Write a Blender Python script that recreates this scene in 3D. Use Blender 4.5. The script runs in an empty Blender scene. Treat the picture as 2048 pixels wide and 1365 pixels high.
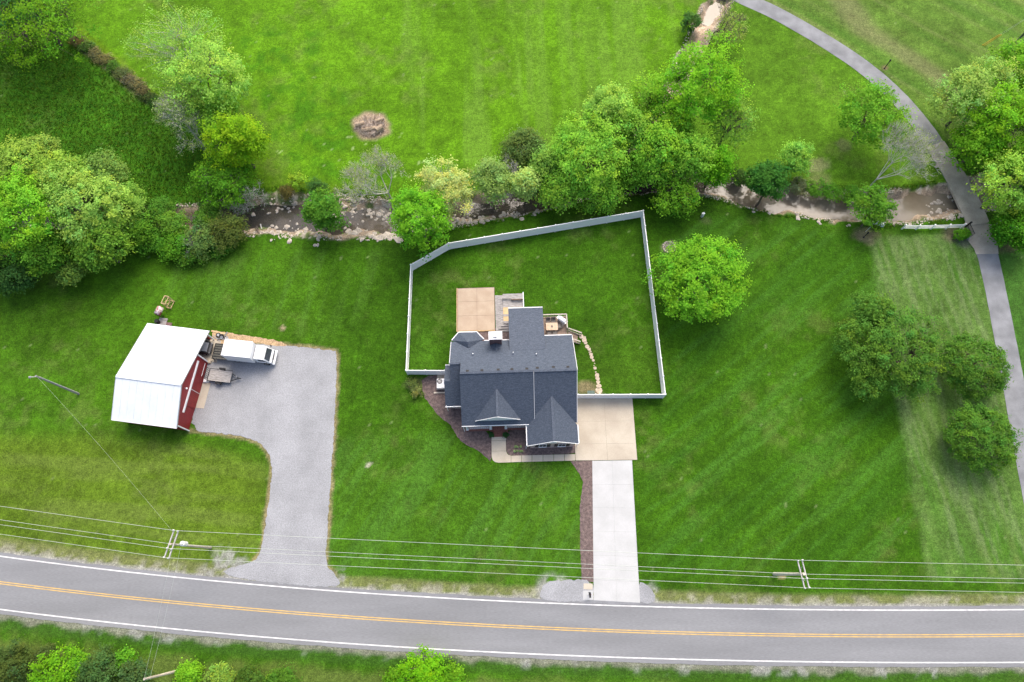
import bpy, math, random
import numpy as np
from mathutils import Vector, Matrix

# ------------------------------------------------------------------ camera, sky, sun, exposure
S = bpy.context.scene
COL = S.collection
CAM_H, F_PX = 84.0, 1365.3
TILT = math.atan(466 / F_PX)
cam_d = bpy.data.cameras.new('camera'); cam_d.lens = 24.0; cam_d.sensor_width = 36.0
cam_d.clip_end = 3000; cam_d.clip_start = 1
cam = bpy.data.objects.new('camera', cam_d); COL.objects.link(cam)
cam.location = (0, 0, CAM_H); cam.rotation_euler = (TILT, 0, 0)
S.camera = cam

SUN_EL, SUN_AZ = math.radians(52), math.radians(14)     # azimuth from +Y towards +X
w = bpy.data.worlds.new('World'); S.world = w; w.use_nodes = True
nt = w.node_tree; bgn = nt.nodes['Background']
sky = nt.nodes.new('ShaderNodeTexSky'); sky.sky_type = 'NISHITA'; sky.sun_disc = False
sky.sun_elevation = SUN_EL; sky.sun_rotation = SUN_AZ
sky.air_density = 1.0; sky.dust_density = 6.5; sky.ozone_density = 1.0
nt.links.new(sky.outputs[0], bgn.inputs[0]); bgn.inputs[1].default_value = 0.15
sl = bpy.data.lights.new('sun', 'SUN'); sl.energy = 0.66; sl.angle = math.radians(42); sl.color = (1.0, 0.975, 0.93)
sun = bpy.data.objects.new('sun', sl); COL.objects.link(sun)
sdir = Vector((math.sin(SUN_AZ) * math.cos(SUN_EL), math.cos(SUN_AZ) * math.cos(SUN_EL), math.sin(SUN_EL)))
sun.rotation_euler = (-sdir).to_track_quat('-Z', 'Y').to_euler(); sun.location = (0, 40, 120)
S.view_settings.view_transform = 'Standard'; S.view_settings.look = 'None'
S.view_settings.gamma = 1.0; S.view_settings.use_curve_mapping = False
S.view_settings.exposure = 0.97
S.cycles.max_bounces = 6

# ------------------------------------------------------------------ survey: photo point at a known height -> metres
def G(u, v, z=0.0):
    dx = (u - 1024) / F_PX; dy = (v - 682.5) / F_PX
    s = (CAM_H - z) / (math.cos(TILT) + dy * math.sin(TILT))
    return (s * dx, s * (math.sin(TILT) - dy * math.cos(TILT)))
def GP(pts, z=0.0): return [G(u, v, z) for u, v in pts]
def mpp(u, v, z=0.0):                                    # metres per photo pixel there
    dy = (v - 682.5) / F_PX
    return (CAM_H - z) / (math.cos(TILT) + dy * math.sin(TILT)) / F_PX

# ------------------------------------------------------------------ noise on arrays
_tab = {}
def vnoise(x, y, scale=1.0, seed=0):
    if seed not in _tab: _tab[seed] = np.random.RandomState(seed + 7).rand(256, 256)
    T = _tab[seed]
    x = np.asarray(x, float) / scale + 1000.37; y = np.asarray(y, float) / scale + 1000.71
    xi = np.floor(x).astype(int); yi = np.floor(y).astype(int); fx = x - xi; fy = y - yi
    fx = fx * fx * (3 - 2 * fx); fy = fy * fy * (3 - 2 * fy)
    a = T[xi % 256, yi % 256]; b = T[(xi + 1) % 256, yi % 256]; c = T[xi % 256, (yi + 1) % 256]; d = T[(xi + 1) % 256, (yi + 1) % 256]
    return (a * (1 - fx) + b * fx) * (1 - fy) + (c * (1 - fx) + d * fx) * fy
def fbm(x, y, scale, seed=0, oct=4):
    s = 0; a = 1; t = 0
    for i in range(oct):
        s = s + a * vnoise(x, y, scale / 2 ** i, seed + i); t += a; a *= .55
    return s / t
def inpoly(x, y, poly):
    r = np.zeros(np.shape(x), bool); n = len(poly)
    for i in range(n):
        x0, y0 = poly[i]; x1, y1 = poly[(i + 1) % n]
        c = (y0 > y) != (y1 > y)
        with np.errstate(divide='ignore', invalid='ignore'):
            r ^= c & (x < (x1 - x0) * (y - y0) / ((y1 - y0) if y1 != y0 else 1e-9) + x0)
    return r
def sstep(a, b, x):
    t = np.clip((x - a) / (b - a), 0, 1); return t * t * (3 - 2 * t)
def chaikin(p, n=2, closed=True):
    for _ in range(n):
        q = []
        m = len(p)
        if not closed: q.append(p[0])
        for i in range(m if closed else m - 1):
            a = p[i]; b = p[(i + 1) % m]
            q += [tuple(.75 * s + .25 * t for s, t in zip(a, b)), tuple(.25 * s + .75 * t for s, t in zip(a, b))]
        if not closed: q.append(p[-1])
        p = q
    return p
def resample(p, step, closed=True):
    out = []; m = len(p)
    for i in range(m if closed else m - 1):
        a = np.array(p[i]); b = np.array(p[(i + 1) % m]); n = max(1, int(np.linalg.norm(b - a) / step))
        for k in range(n): out.append(tuple(a + (b - a) * k / n))
    if not closed: out.append(tuple(p[-1]))
    return out
def ragged(p, amp, step=.3, seed=0, scale=.8):
    q = resample(p, step); a = np.array(q)
    n1 = fbm(a[:, 0], a[:, 1], scale, seed, 3) - .5; n2 = fbm(a[:, 0] + 50, a[:, 1], scale, seed + 9, 3) - .5
    a[:, 0] += n1 * 2 * amp; a[:, 1] += n2 * 2 * amp
    return [tuple(r) for r in a]

# ------------------------------------------------------------------ materials
MATS = {}
def mat(name, c, c2=None, rough=.8, scale=4.0, fine=40.0, finev=.25, bump=0.0, metal=0.0, spec=.3, stretch=(1, 1, 1), detail=4, lo=.35, hi=.65):
    if name in MATS: return MATS[name]
    m = bpy.data.materials.new(name); m.use_nodes = True; n = m.node_tree; L = n.links
    p = n.nodes['Principled BSDF']
    p.inputs['Roughness'].default_value = rough; p.inputs['Metallic'].default_value = metal
    p.inputs['Specular IOR Level'].default_value = spec
    c2 = c2 or tuple(x * .75 for x in c)
    tc = n.nodes.new('ShaderNodeTexCoord'); mp = n.nodes.new('ShaderNodeMapping'); mp.inputs['Scale'].default_value = stretch
    L.new(tc.outputs['Object'], mp.inputs[0])
    a = n.nodes.new('ShaderNodeTexNoise'); a.inputs['Scale'].default_value = scale; a.inputs['Detail'].default_value = detail
    L.new(mp.outputs[0], a.inputs['Vector'])
    r = n.nodes.new('ShaderNodeValToRGB'); r.color_ramp.elements[0].position = lo; r.color_ramp.elements[1].position = hi
    r.color_ramp.elements[0].color = (*c2, 1); r.color_ramp.elements[1].color = (*c, 1)
    L.new(a.outputs[0], r.inputs[0])
    b = n.nodes.new('ShaderNodeTexNoise'); b.inputs['Scale'].default_value = fine; b.inputs['Detail'].default_value = 2
    L.new(mp.outputs[0], b.inputs['Vector'])
    mr = n.nodes.new('ShaderNodeMapRange'); mr.inputs[1].default_value = .25; mr.inputs[2].default_value = .75
    mr.inputs[3].default_value = 1 - finev; mr.inputs[4].default_value = 1 + finev
    L.new(b.outputs[0], mr.inputs[0])
    mx = n.nodes.new('ShaderNodeMix'); mx.data_type = 'RGBA'; mx.blend_type = 'MULTIPLY'; mx.inputs[0].default_value = 1
    L.new(r.outputs[0], mx.inputs[6]); L.new(mr.outputs[0], mx.inputs[7]); L.new(mx.outputs[2], p.inputs['Base Color'])
    if bump:
        bp = n.nodes.new('ShaderNodeBump'); bp.inputs['Strength'].default_value = bump; bp.inputs['Distance'].default_value = .05
        L.new(b.outputs[0], bp.inputs['Height']); L.new(bp.outputs[0], p.inputs['Normal'])
    MATS[name] = m; return m
def attr_mat(name, trans=0.0, rough=.7, fine=0, finev=.3, bump=0, spec=.2):
    m = bpy.data.materials.new(name); m.use_nodes = True; n = m.node_tree; L = n.links; p = n.nodes['Principled BSDF']
    p.inputs['Roughness'].default_value = rough; p.inputs['Specular IOR Level'].default_value = spec
    at = n.nodes.new('ShaderNodeAttribute'); at.attribute_name = 'col'; out = at.outputs['Color']
    if fine:
        tc = n.nodes.new('ShaderNodeTexCoord')
        prev = out
        for sc, fv in ((fine, finev), (fine * .28, finev * .6), (fine * 2.3, finev * 1.3), (fine * 5.5, finev * 1.6)):
            b = n.nodes.new('ShaderNodeTexNoise'); b.inputs['Scale'].default_value = sc; b.inputs['Detail'].default_value = 3
            L.new(tc.outputs['Object'], b.inputs['Vector'])
            mr = n.nodes.new('ShaderNodeMapRange'); mr.inputs[1].default_value = .25; mr.inputs[2].default_value = .75
            mr.inputs[3].default_value = 1 - fv; mr.inputs[4].default_value = 1 + fv
            L.new(b.outputs[0], mr.inputs[0])
            mx = n.nodes.new('ShaderNodeMix'); mx.data_type = 'RGBA'; mx.blend_type = 'MULTIPLY'; mx.inputs[0].default_value = 1
            L.new(prev, mx.inputs[6]); L.new(mr.outputs[0], mx.inputs[7]); prev = mx.outputs[2]
        out = prev
        if bump:
            bp = n.nodes.new('ShaderNodeBump'); bp.inputs['Strength'].default_value = bump; bp.inputs['Distance'].default_value = .15
            L.new(b.outputs[0], bp.inputs['Height']); L.new(bp.outputs[0], p.inputs['Normal'])
    L.new(out, p.inputs['Base Color'])
    if trans:
        t = n.nodes.new('ShaderNodeBsdfTranslucent'); L.new(out, t.inputs[0])
        ms = n.nodes.new('ShaderNodeMixShader'); ms.inputs[0].default_value = trans
        o = n.nodes['Material Output']
        L.new(p.outputs[0], ms.inputs[1]); L.new(t.outputs[0], ms.inputs[2]); L.new(ms.outputs[0], o.inputs['Surface'])
    MATS[name] = m; return m

M_GROUND = attr_mat('grass_and_soil', rough=.9, fine=2.2, finev=.26, bump=.6, spec=.1)
M_LEAF = attr_mat('leaves', trans=.42, rough=.7, spec=.06)
M_BARK = mat('bark', (.16, .13, .10), (.08, .065, .05), scale=2, fine=25, stretch=(1, 1, .2))
M_BARKG = mat('pale_bark', (.50, .49, .46), (.34, .33, .31), scale=2, fine=25)
M_ASPH = mat('worn_asphalt', (.222, .230, .240), (.183, .190, .198), scale=.30, fine=12, finev=.13, stretch=(.2, 1.5, 1), rough=.9, spec=.15, detail=8)
M_LANE = mat('lane_asphalt', (.235, .245, .260), (.16, .168, .178), scale=.5, fine=12, finev=.12, rough=.85)
M_PAINTW = mat('white_road_paint', (.72, .72, .72), (.50, .50, .50), scale=1.6, fine=20, finev=.1)
M_PAINTY = mat('yellow_road_paint', (.60, .40, .12), (.44, .31, .13), scale=1.6, fine=20, finev=.1)
M_GRAVEL = mat('grey_gravel', (.295, .305, .320), (.238, .247, .258), scale=.30, fine=9, finev=.26, bump=.25, detail=12)
M_CONC = mat('new_concrete', (.445, .455, .455), (.395, .405, .402), scale=.5, fine=10, finev=.05)
M_CONCW = mat('tan_concrete', (.46, .415, .335), (.38, .335, .265), scale=.35, fine=8, finev=.06)
M_WALK = mat('walk_concrete', (.54, .48, .38), (.46, .41, .32), scale=.6, fine=9, finev=.06)
M_PATIO = mat('patio_concrete', (.43, .345, .255), (.375, .29, .21), scale=.8, fine=14, finev=.08)
M_MULCH = mat('brown_mulch', (.17, .125, .115), (.09, .066, .062), scale=3, fine=11, finev=.4, bump=.6, detail=7)
M_STRAW = mat('wood_chips', (.46, .33, .19), (.27, .19, .11), scale=1.6, fine=9, finev=.45, bump=.4)
M_SHING = mat('slate_shingles', (.072, .090, .122), (.050, .066, .094), scale=2.6, fine=7.5, finev=.42, stretch=(1.0, 2.3, 2.3), rough=.75, spec=.35, detail=3)
M_WHITE = mat('white_trim', (.78, .79, .80), (.72, .73, .75), scale=2, fine=10, finev=.03, rough=.5)
M_VINYL = mat('white_vinyl', (.89, .89, .88), (.86, .86, .86), scale=1, fine=6, finev=.03, rough=.45)
M_BRICK = mat('pink_brick', (.48, .37, .35), (.38, .28, .265), scale=6, fine=14, finev=.15)
M_BRICKR = mat('red_brick', (.24, .105, .085), (.15, .065, .055), scale=5, fine=14, finev=.25)
M_BRICKD = mat('chimney_brick', (.20, .125, .12), (.13, .08, .08), scale=5, fine=14, finev=.25)
M_GLASS = mat('window_glass', (.05, .06, .075), (.03, .04, .05), rough=.08, spec=.6, finev=.02)
M_BLACK = mat('black_paint', (.012, .012, .014), (.02, .02, .022), rough=.45)
M_RUBBER = mat('tyre_rubber', (.02, .02, .02), (.03, .03, .03), rough=.9)
M_STEEL = mat('grey_steel', (.42, .43, .44), (.32, .33, .34), rough=.45, metal=.5)
M_GALV = mat('white_metal_roof', (.68, .72, .75), (.62, .66, .69), scale=.5, fine=3, finev=.03, rough=.45, spec=.4)
M_RED = mat('red_metal_siding', (.30, .028, .030), (.24, .022, .025), scale=1.2, fine=6, finev=.06, rough=.5)
M_DECK = mat('weathered_boards', (.40, .385, .37), (.24, .228, .218), scale=3.5, fine=20, finev=.2, stretch=(.5, 3, 1))
M_DECKB = mat('brown_deck_boards', (.36, .27, .21), (.24, .175, .135), scale=3, fine=20, finev=.15, stretch=(.5, 3, 1))
M_NEWWOOD = mat('new_pine', (.60, .45, .25), (.50, .36, .19), scale=3, fine=12, finev=.12, stretch=(.4, 3, 1))
M_RAIL = mat('rail_timber', (.50, .46, .38), (.38, .34, .28), scale=3, fine=12, finev=.12)
M_STONE = mat('pale_stone', (.50, .43, .33), (.36, .30, .23), scale=2.5, fine=10, finev=.15, bump=.3)
M_ROCK = mat('creek_rock', (.56, .50, .42), (.32, .285, .245), scale=1.5, fine=9, finev=.2, bump=.4)
M_POLE = mat('pole_timber', (.50, .45, .36), (.36, .32, .25), scale=2, fine=12, finev=.2, stretch=(2, 2, .15))
M_POLEG = mat('grey_pole_timber', (.34, .33, .33), (.22, .215, .215), scale=2, fine=12, finev=.2, stretch=(2, 2, .15))
M_WIRE = mat('wire', (.50, .54, .48), (.44, .48, .42), rough=.5, finev=.02)
M_TRUCK = mat('white_truck_paint', (.80, .81, .82), (.77, .78, .79), rough=.3, finev=.01, spec=.5)
M_GREEN = mat('green_plastic', (.09, .14, .12), (.06, .10, .085), rough=.5)
M_YEL = mat('yellow_plastic', (.65, .42, .04), (.6, .38, .04), rough=.5)
M_FABRIC = mat('grey_mesh_fabric', (.20, .18, .165), (.15, .135, .12), rough=.9)
M_TABLE = mat('tan_table_top', (.55, .42, .30), (.48, .36, .25), rough=.6)
M_RUST = mat('rusty_white_paint', (.62, .56, .55), (.28, .07, .06), scale=4, fine=14, finev=.2, lo=.42, hi=.56)
M_LOG = mat('cut_log', (.46, .36, .25), (.28, .21, .15), scale=3, fine=14, finev=.3)
M_DEAD = mat('dead_branches', (.58, .50, .42), (.38, .30, .25), scale=4, fine=15, finev=.3)

def water_mat(name='creek_water', ca=(.085, .072, .055, 1), cb=(.23, .185, .145, 1), tr=.2):
    m = bpy.data.materials.new(name); m.use_nodes = True; n = m.node_tree; L = n.links; p = n.nodes['Principled BSDF']
    p.inputs['Base Color'].default_value = (.20, .16, .122, 1); p.inputs['Roughness'].default_value = .06
    p.inputs['Specular IOR Level'].default_value = .5
    tc = n.nodes.new('ShaderNodeTexCoord')
    b = n.nodes.new('ShaderNodeTexNoise'); b.inputs['Scale'].default_value = 1.6; b.inputs['Detail'].default_value = 3
    L.new(tc.outputs['Object'], b.inputs['Vector'])
    c2 = n.nodes.new('ShaderNodeTexNoise'); c2.inputs['Scale'].default_value = .16; c2.inputs['Detail'].default_value = 4
    L.new(tc.outputs['Object'], c2.inputs['Vector'])
    cr = n.nodes.new('ShaderNodeValToRGB'); cr.color_ramp.elements[0].position = .42; cr.color_ramp.elements[1].position = .58
    cr.color_ramp.elements[0].color = ca; cr.color_ramp.elements[1].color = cb
    L.new(c2.outputs[0], cr.inputs[0]); L.new(cr.outputs[0], p.inputs['Base Color'])
    bp = n.nodes.new('ShaderNodeBump'); bp.inputs['Strength'].default_value = .12; bp.inputs['Distance'].default_value = .05
    L.new(b.outputs[0], bp.inputs['Height']); L.new(bp.outputs[0], p.inputs['Normal'])
    t = n.nodes.new('ShaderNodeBsdfTransparent'); t.inputs[0].default_value = (.86, .80, .70, 1)
    ms = n.nodes.new('ShaderNodeMixShader'); ms.inputs[0].default_value = tr
    L.new(p.outputs[0], ms.inputs[1]); L.new(t.outputs[0], ms.inputs[2])
    L.new(ms.outputs[0], n.nodes['Material Output'].inputs['Surface'])
    return m
M_WATER = water_mat('clear_creek_water', (.040, .044, .044, 1), (.105, .092, .072, 1), .28)
M_MUDDY = water_mat('muddy_creek_water', (.125, .105, .075, 1), (.235, .205, .158, 1), .15)

# ------------------------------------------------------------------ object helpers
def link(name, me, m=None, parent=None, loc=(0, 0, 0), rotz=0.0):
    o = bpy.data.objects.new(name, me); COL.objects.link(o)
    if m is not None and me is not None and not me.materials: me.materials.append(m)
    o.parent = parent; o.location = loc; o.rotation_euler = (0, 0, rotz)
    return o
def tag(o, label=None, cat=None, group=None, kind=None):
    if label: o['label'] = label
    if cat: o['category'] = cat
    if group: o['group'] = group
    if kind: o['kind'] = kind
    return o
def thing(name, label, cat, loc=(0, 0, 0), rotz=0.0, group=None):
    return tag(link(name, None, None, None, loc, rotz), label, cat, group)
def struct_root(name, label=None, loc=(0, 0, 0), rotz=0.0):
    return tag(link(name, None, None, None, loc, rotz), label, None, None, 'structure')
def copy_tree(o, parent=None):
    c = o.copy(); COL.objects.link(c); c.parent = parent
    for ch in list(o.children): copy_tree(ch, c)
    return c

class MB:
    def __init__(s): s.v = []; s.f = []
    def add(s, v, f):
        b = len(s.v); s.v += [tuple(map(float, p)) for p in v]; s.f += [tuple(b + i for i in q) for q in f]; return s
    def box(s, x0, x1, y0, y1, z0, z1, rz=0, c=None):
        v = [(x, y, z) for z in (z0, z1) for y in (y0, y1) for x in (x0, x1)]
        if rz:
            cx, cy = c or ((x0 + x1) / 2, (y0 + y1) / 2); a, b = math.cos(rz), math.sin(rz)
            v = [(cx + (x - cx) * a - (y - cy) * b, cy + (x - cx) * b + (y - cy) * a, z) for x, y, z in v]
        return s.add(v, [(0, 2, 3, 1), (4, 5, 7, 6), (0, 1, 5, 4), (2, 6, 7, 3), (0, 4, 6, 2), (1, 3, 7, 5)])
    def bar(s, p, q, w, h=None, up=(0, 0, 1)):
        p = Vector(p); q = Vector(q); d = (q - p).normalized(); h = h or w
        u = Vector(up)
        if abs(d.dot(u)) > .98: u = Vector((1, 0, 0))
        a = d.cross(u).normalized(); b = a.cross(d).normalized()
        v = [e + a * sx * w / 2 + b * sy * h / 2 for e in (p, q) for sx, sy in ((-1, -1), (1, -1), (1, 1), (-1, 1))]
        return s.add(v, [(3, 2, 1, 0), (4, 5, 6, 7), (0, 1, 5, 4), (1, 2, 6, 5), (2, 3, 7, 6), (3, 0, 4, 7)])
    def tube(s, p, q, r0, r1=None, n=8, cap=True):
        p = Vector(p); q = Vector(q); r1 = r0 if r1 is None else r1
        d = (q - p).normalized(); u = Vector((0, 0, 1)) if abs(d.z) < .95 else Vector((1, 0, 0))
        a = d.cross(u).normalized(); b = d.cross(a).normalized()
        v = [e + (a * math.cos(2 * math.pi * i / n) + b * math.sin(2 * math.pi * i / n)) * r for e, r in ((p, r0), (q, r1)) for i in range(n)]
        f = [(i, i + n, (i + 1) % n + n, (i + 1) % n) for i in range(n)]
        if cap: f += [tuple(range(n)), tuple(range(2 * n - 1, n - 1, -1))]
        return s.add(v, f)
    def prism(s, poly, z0, z1):
        n = len(poly)
        a = sum(poly[i][0] * poly[(i + 1) % n][1] - poly[(i + 1) % n][0] * poly[i][1] for i in range(n))
        if a < 0: poly = poly[::-1]
        v = [(x, y, z0) for x, y in poly] + [(x, y, z1) for x, y in poly]
        f = [tuple(range(n - 1, -1, -1)), tuple(range(n, 2 * n))] + [(i, (i + 1) % n, (i + 1) % n + n, i + n) for i in range(n)]
        return s.add(v, f)
    def slab(s, pts, th, d=(0, 0, -1)):                  # a tilted polygon with thickness
        n = len(pts); d = Vector(d) * th
        nz = sum(pts[i][0] * pts[(i + 1) % n][1] - pts[(i + 1) % n][0] * pts[i][1] for i in range(n))
        if nz < 0: pts = pts[::-1]
        v = [Vector(p) for p in pts] + [Vector(p) + d for p in pts]
        f = [tuple(range(n)), tuple(range(2 * n - 1, n - 1, -1))] + [(i, i + n, (i + 1) % n + n, (i + 1) % n) for i in range(n)]
        return s.add(v, f)
    def extr(s, prof, axis, a, b):                       # profile of (p,z) pairs extruded along x or y
        n = len(prof)
        mk = (lambda p, z, t: (t, p, z)) if axis == 'x' else (lambda p, z, t: (p, t, z))
        v = [mk(p, z, a) for p, z in prof] + [mk(p, z, b) for p, z in prof]
        return s.add(v, [tuple(range(n - 1, -1, -1)), tuple(range(n, 2 * n))] + [(i, (i + 1) % n, (i + 1) % n + n, i + n) for i in range(n)])
    def lathe(s, prof, c=(0, 0), n=12):
        v = []; f = []
        for r, z in prof: v += [(c[0] + r * math.cos(2 * math.pi * i / n), c[1] + r * math.sin(2 * math.pi * i / n), z) for i in range(n)]
        for k in range(len(prof) - 1): f += [(k * n + i, k * n + (i + 1) % n, (k + 1) * n + (i + 1) % n, (k + 1) * n + i) for i in range(n)]
        f += [tuple(range(n - 1, -1, -1)), tuple(range((len(prof) - 1) * n, len(prof) * n))]
        return s.add(v, f)
    def mesh(s, name, smooth=False, bevel=0):
        me = bpy.data.meshes.new(name); me.from_pydata(s.v, [], s.f); me.validate(); me.update()
        import bmesh
        bm = bmesh.new(); bm.from_mesh(me); bmesh.ops.recalc_face_normals(bm, faces=bm.faces)
        if bevel:
            bmesh.ops.bevel(bm, geom=list(bm.edges), offset=bevel, segments=1, affect='EDGES', clamp_overlap=True)
        bm.to_mesh(me); bm.free()
        if smooth:
            me.polygons.foreach_set('use_smooth', [True] * len(me.polygons))
        return me
    def build(s, name, m, parent=None, loc=(0, 0, 0), rotz=0.0, smooth=False, bevel=0):
        return link(name, s.mesh(name, smooth, bevel), m, parent, loc, rotz)

def np_mesh(name, V, F, m, colors=None, smooth=False):
    V = np.asarray(V, np.float32); F = np.asarray(F, np.int32); k = F.shape[1]
    me = bpy.data.meshes.new(name)
    me.vertices.add(len(V)); me.vertices.foreach_set('co', V.ravel())
    me.loops.add(F.size); me.loops.foreach_set('vertex_index', F.ravel())
    me.polygons.add(len(F)); me.polygons.foreach_set('loop_start', np.arange(0, F.size, k, dtype=np.int32))
    me.polygons.foreach_set('loop_total', np.full(len(F), k, np.int32))
    if smooth: me.polygons.foreach_set('use_smooth', np.ones(len(F), bool))
    if colors is not None:
        c = np.ones((len(V), 4), np.float32); c[:, :3] = colors
        a = me.color_attributes.new('col', 'FLOAT_COLOR', 'POINT'); a.data.foreach_set('color', c.ravel())
    me.update(calc_edges=True)
    if m: me.materials.append(m)
    return me
def seg_tubes(P0, P1, R0, R1, n=4):
    P0 = np.asarray(P0, float); P1 = np.asarray(P1, float); R0 = np.asarray(R0, float); R1 = np.asarray(R1, float)
    d = P1 - P0; d /= np.maximum(np.linalg.norm(d, axis=1, keepdims=True), 1e-6)
    u = np.where(np.abs(d[:, 2:3]) < .9, [[0, 0, 1.]], [[1., 0, 0]])
    a = np.cross(d, u); a /= np.linalg.norm(a, axis=1, keepdims=True); b = np.cross(d, a)
    V = []
    for P, R in ((P0, R0), (P1, R1)):
        for i in range(n):
            t = 2 * math.pi * i / n
            V.append(P + (a * math.cos(t) + b * math.sin(t)) * R[:, None])
    V = np.stack(V, 1).reshape(-1, 3)
    base = np.arange(len(P0))[:, None, None] * 2 * n
    f = np.array([[i, i + n, (i + 1) % n + n, (i + 1) % n] for i in range(n)])[None]
    return V, (base + f).reshape(-1, 4)
def wire_mesh(name, pts, r=.02, n=5):
    P = np.array(pts, float); V, F = seg_tubes(P[:-1], P[1:], np.full(len(P) - 1, r), np.full(len(P) - 1, r), n)
    return np_mesh(name, V, F, None)

# ------------------------------------------------------------------ creek course and terrain height
CREEK = [(-400, 440, 1.6, 3.4), (-120, 432, 1.2, 2.2), (60, 436, 1.2, 2.2), (240, 440, 1.1, 2.0), (380, 442, 1.1, 2.0), (480, 438, 1.2, 3.0), (560, 430, 1.3, 3.8), (650, 438, 1.3, 3.6), (740, 442, 1.4, 3.3), (820, 444, 1.3, 2.8),
         (890, 434, 1.2, 2.4), (960, 420, 1.2, 2.5), (1040, 408, 1.0, 2.4), (1140, 388, .8, 1.9), (1240, 370, .8, 1.8), (1350, 366, .9, 1.9), (1440, 378, 1.3, 2.2), (1520, 398, 1.6, 2.4), (1600, 409, 1.7, 2.5),
         (1700, 420, 1.9, 2.7), (1790, 421, 1.9, 2.8), (1870, 411, 1.8, 2.9), (1925, 399, 1.9, 2.8), (1990, 385, 1.8, 2.8), (2100, 365, 1.8, 3.0), (2400, 330, 1.8, 3.0)]
TRIB = [(1480, -80, 1.0, 2.0), (1430, 20, 1.0, 2.0), (1400, 70, .8, 1.8), (1362, 150, .6, 1.6), (1310, 245, .6, 1.6), (1272, 310, .6, 1.6), (1250, 365, .7, 1.6)]
def course(C, z=-.8): return np.array([[*G(u, v, z), a, b] for u, v, a, b in C])
def dense(C):
    p = [tuple(r) for r in C]; return np.array(chaikin(p, 2, False))
CK, TR = dense(course(CREEK)), dense(course(TRIB))
def dist_course(x, y, C):
    best = np.full(np.shape(x), 1e9); hw = np.zeros(np.shape(x)); hc = np.ones(np.shape(x))
    for i in range(len(C) - 1):
        ax, ay, w0, c0 = C[i]; bx, by, w1, c1 = C[i + 1]
        dx, dy = bx - ax, by - ay; t = np.clip(((x - ax) * dx + (y - ay) * dy) / (dx * dx + dy * dy), 0, 1)
        d = np.hypot(x - ax - t * dx, y - ay - t * dy); k = d < best
        best = np.where(k, d, best); hw = np.where(k, w0 + (w1 - w0) * t, hw); hc = np.where(k, c0 + (c1 - c0) * t, hc)
    return best, hw, hc
def height(x, y):
    x = np.asarray(x, float); y = np.asarray(y, float)
    j = (fbm(x, y, 3.4, 40, 4) - .5) * 3.0
    z = np.zeros(x.shape)
    for C, dep in ((CK, 1.15), (TR, .95)):
        d, hw, hc = dist_course(x, y, C)
        d = d + j
        z = np.minimum(z, -dep * (1 - sstep(hw * .75, hc * 1.02, d)))
    return z
def gz(x, y): return float(height(np.array([x]), np.array([y]))[0])
# ------------------------------------------------------------------ the road's course
def course_fit(px, deg=3):
    P = np.array(GP(px)); c = np.polyfit(P[:, 0], P[:, 1], deg)
    x0, x1 = -62., 62.; d = np.polyder(c)
    def fn(x):
        x = np.asarray(x, float); xc = np.clip(x, x0, x1)
        return np.polyval(c, xc) + np.polyval(d, xc) * (x - xc)
    return fn
road_top = course_fit([(0, 1113.6), (342, 1152), (640, 1179.6), (948, 1200.8), (1153, 1210), (1340, 1215.8), (1686, 1217.3), (2048, 1220.8)])
road_bot = course_fit([(0, 1220), (342, 1255.5), (700, 1288.7), (948, 1303.4), (1340, 1319.4), (1686, 1322.5), (2048, 1326)])
road_mid = course_fit([(0, 1166.7), (342, 1202.5), (700, 1233.3), (948, 1252.9), (1340, 1266.8), (1686, 1268.5), (2048, 1272)])

# ------------------------------------------------------------------ ground: one sheet, fine where the photo looks, coarse to the horizon
far = [1200, 700, 400, 250, 170, 130, 112]
xs = np.concatenate([[-a for a in far], np.arange(-100, 100.01, .3), far[::-1]])
ys = np.concatenate([[-1200, -700, -400, -200, -100, -60, -36], np.arange(-22, 104.01, .3), [115, 140, 180, 250, 400, 700, 1200]])
GX, GY = np.meshgrid(xs, ys, indexing='ij')
Z = height(GX, GY) - .004 - .03 * fbm(GX, GY, 3.0, 3, 3)
jx = (fbm(GX, GY, 2.5, 20, 3) - .5) * 1.6; jy = (fbm(GX, GY, 2.5, 25, 3) - .5) * 1.6
QX, QY = GX + jx * .5, GY + jy * .5
C = np.empty(GX.shape + (3,)); C[:] = (.036, .106, .0035)
def paint(mask, col, k=1.0):
    global C
    m = (mask.astype(float) * k)[..., None]; C = C * (1 - m) + np.array(col) * m
def blur(m, n=2):
    m = m.astype(float)
    for _ in range(n):
        m[1:-1] = (m[:-2] + m[1:-1] * 2 + m[2:]) / 4; m[:, 1:-1] = (m[:, :-2] + m[:, 1:-1] * 2 + m[:, 2:]) / 4
    return m
def zone(px, col, k=1.0, soft=2, jit=True, z=0):
    P = GP(px, z); paint(blur(inpoly(QX if jit else GX, QY if jit else GY, P), soft), col, k)
# broad lots
zone([(-900, 1020), (-900, 480), (300, 500), (620, 485), (690, 700), (690, 1180), (-900, 1180)], (.043, .118, .0045), soft=10)
zone([(-900, 1160), (-900, 880), (200, 870), (420, 900), (540, 930), (520, 1150)], (.080, .140, .010), .95, soft=14)
zone([(640, 880), (900, 860), (990, 930), (1160, 930), (1160, 1170), (640, 1170)], (.045, .122, .006), soft=12)
zone([(-900, 460), (-900, -700), (120, -700), (150, 60), (330, 215), (500, 380), (480, 430)], (.036, .118, .005), soft=6)
zone([(100, -700), (150, 60), (330, 215), (470, 300), (500, 372), (640, 400), (800, 405), (1000, 380), (1240, 345), (1300, 240), (1380, 100), (1450, -100), (1900, -700)], (.074, .182, .005), soft=4)
zone([(1440, -40), (1500, 0), (1640, 85), (1780, 190), (1860, 300), (1910, 390), (1700, 380), (1450, 360), (1270, 330), (1380, 120)], (.070, .165, .008), soft=4)
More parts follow.
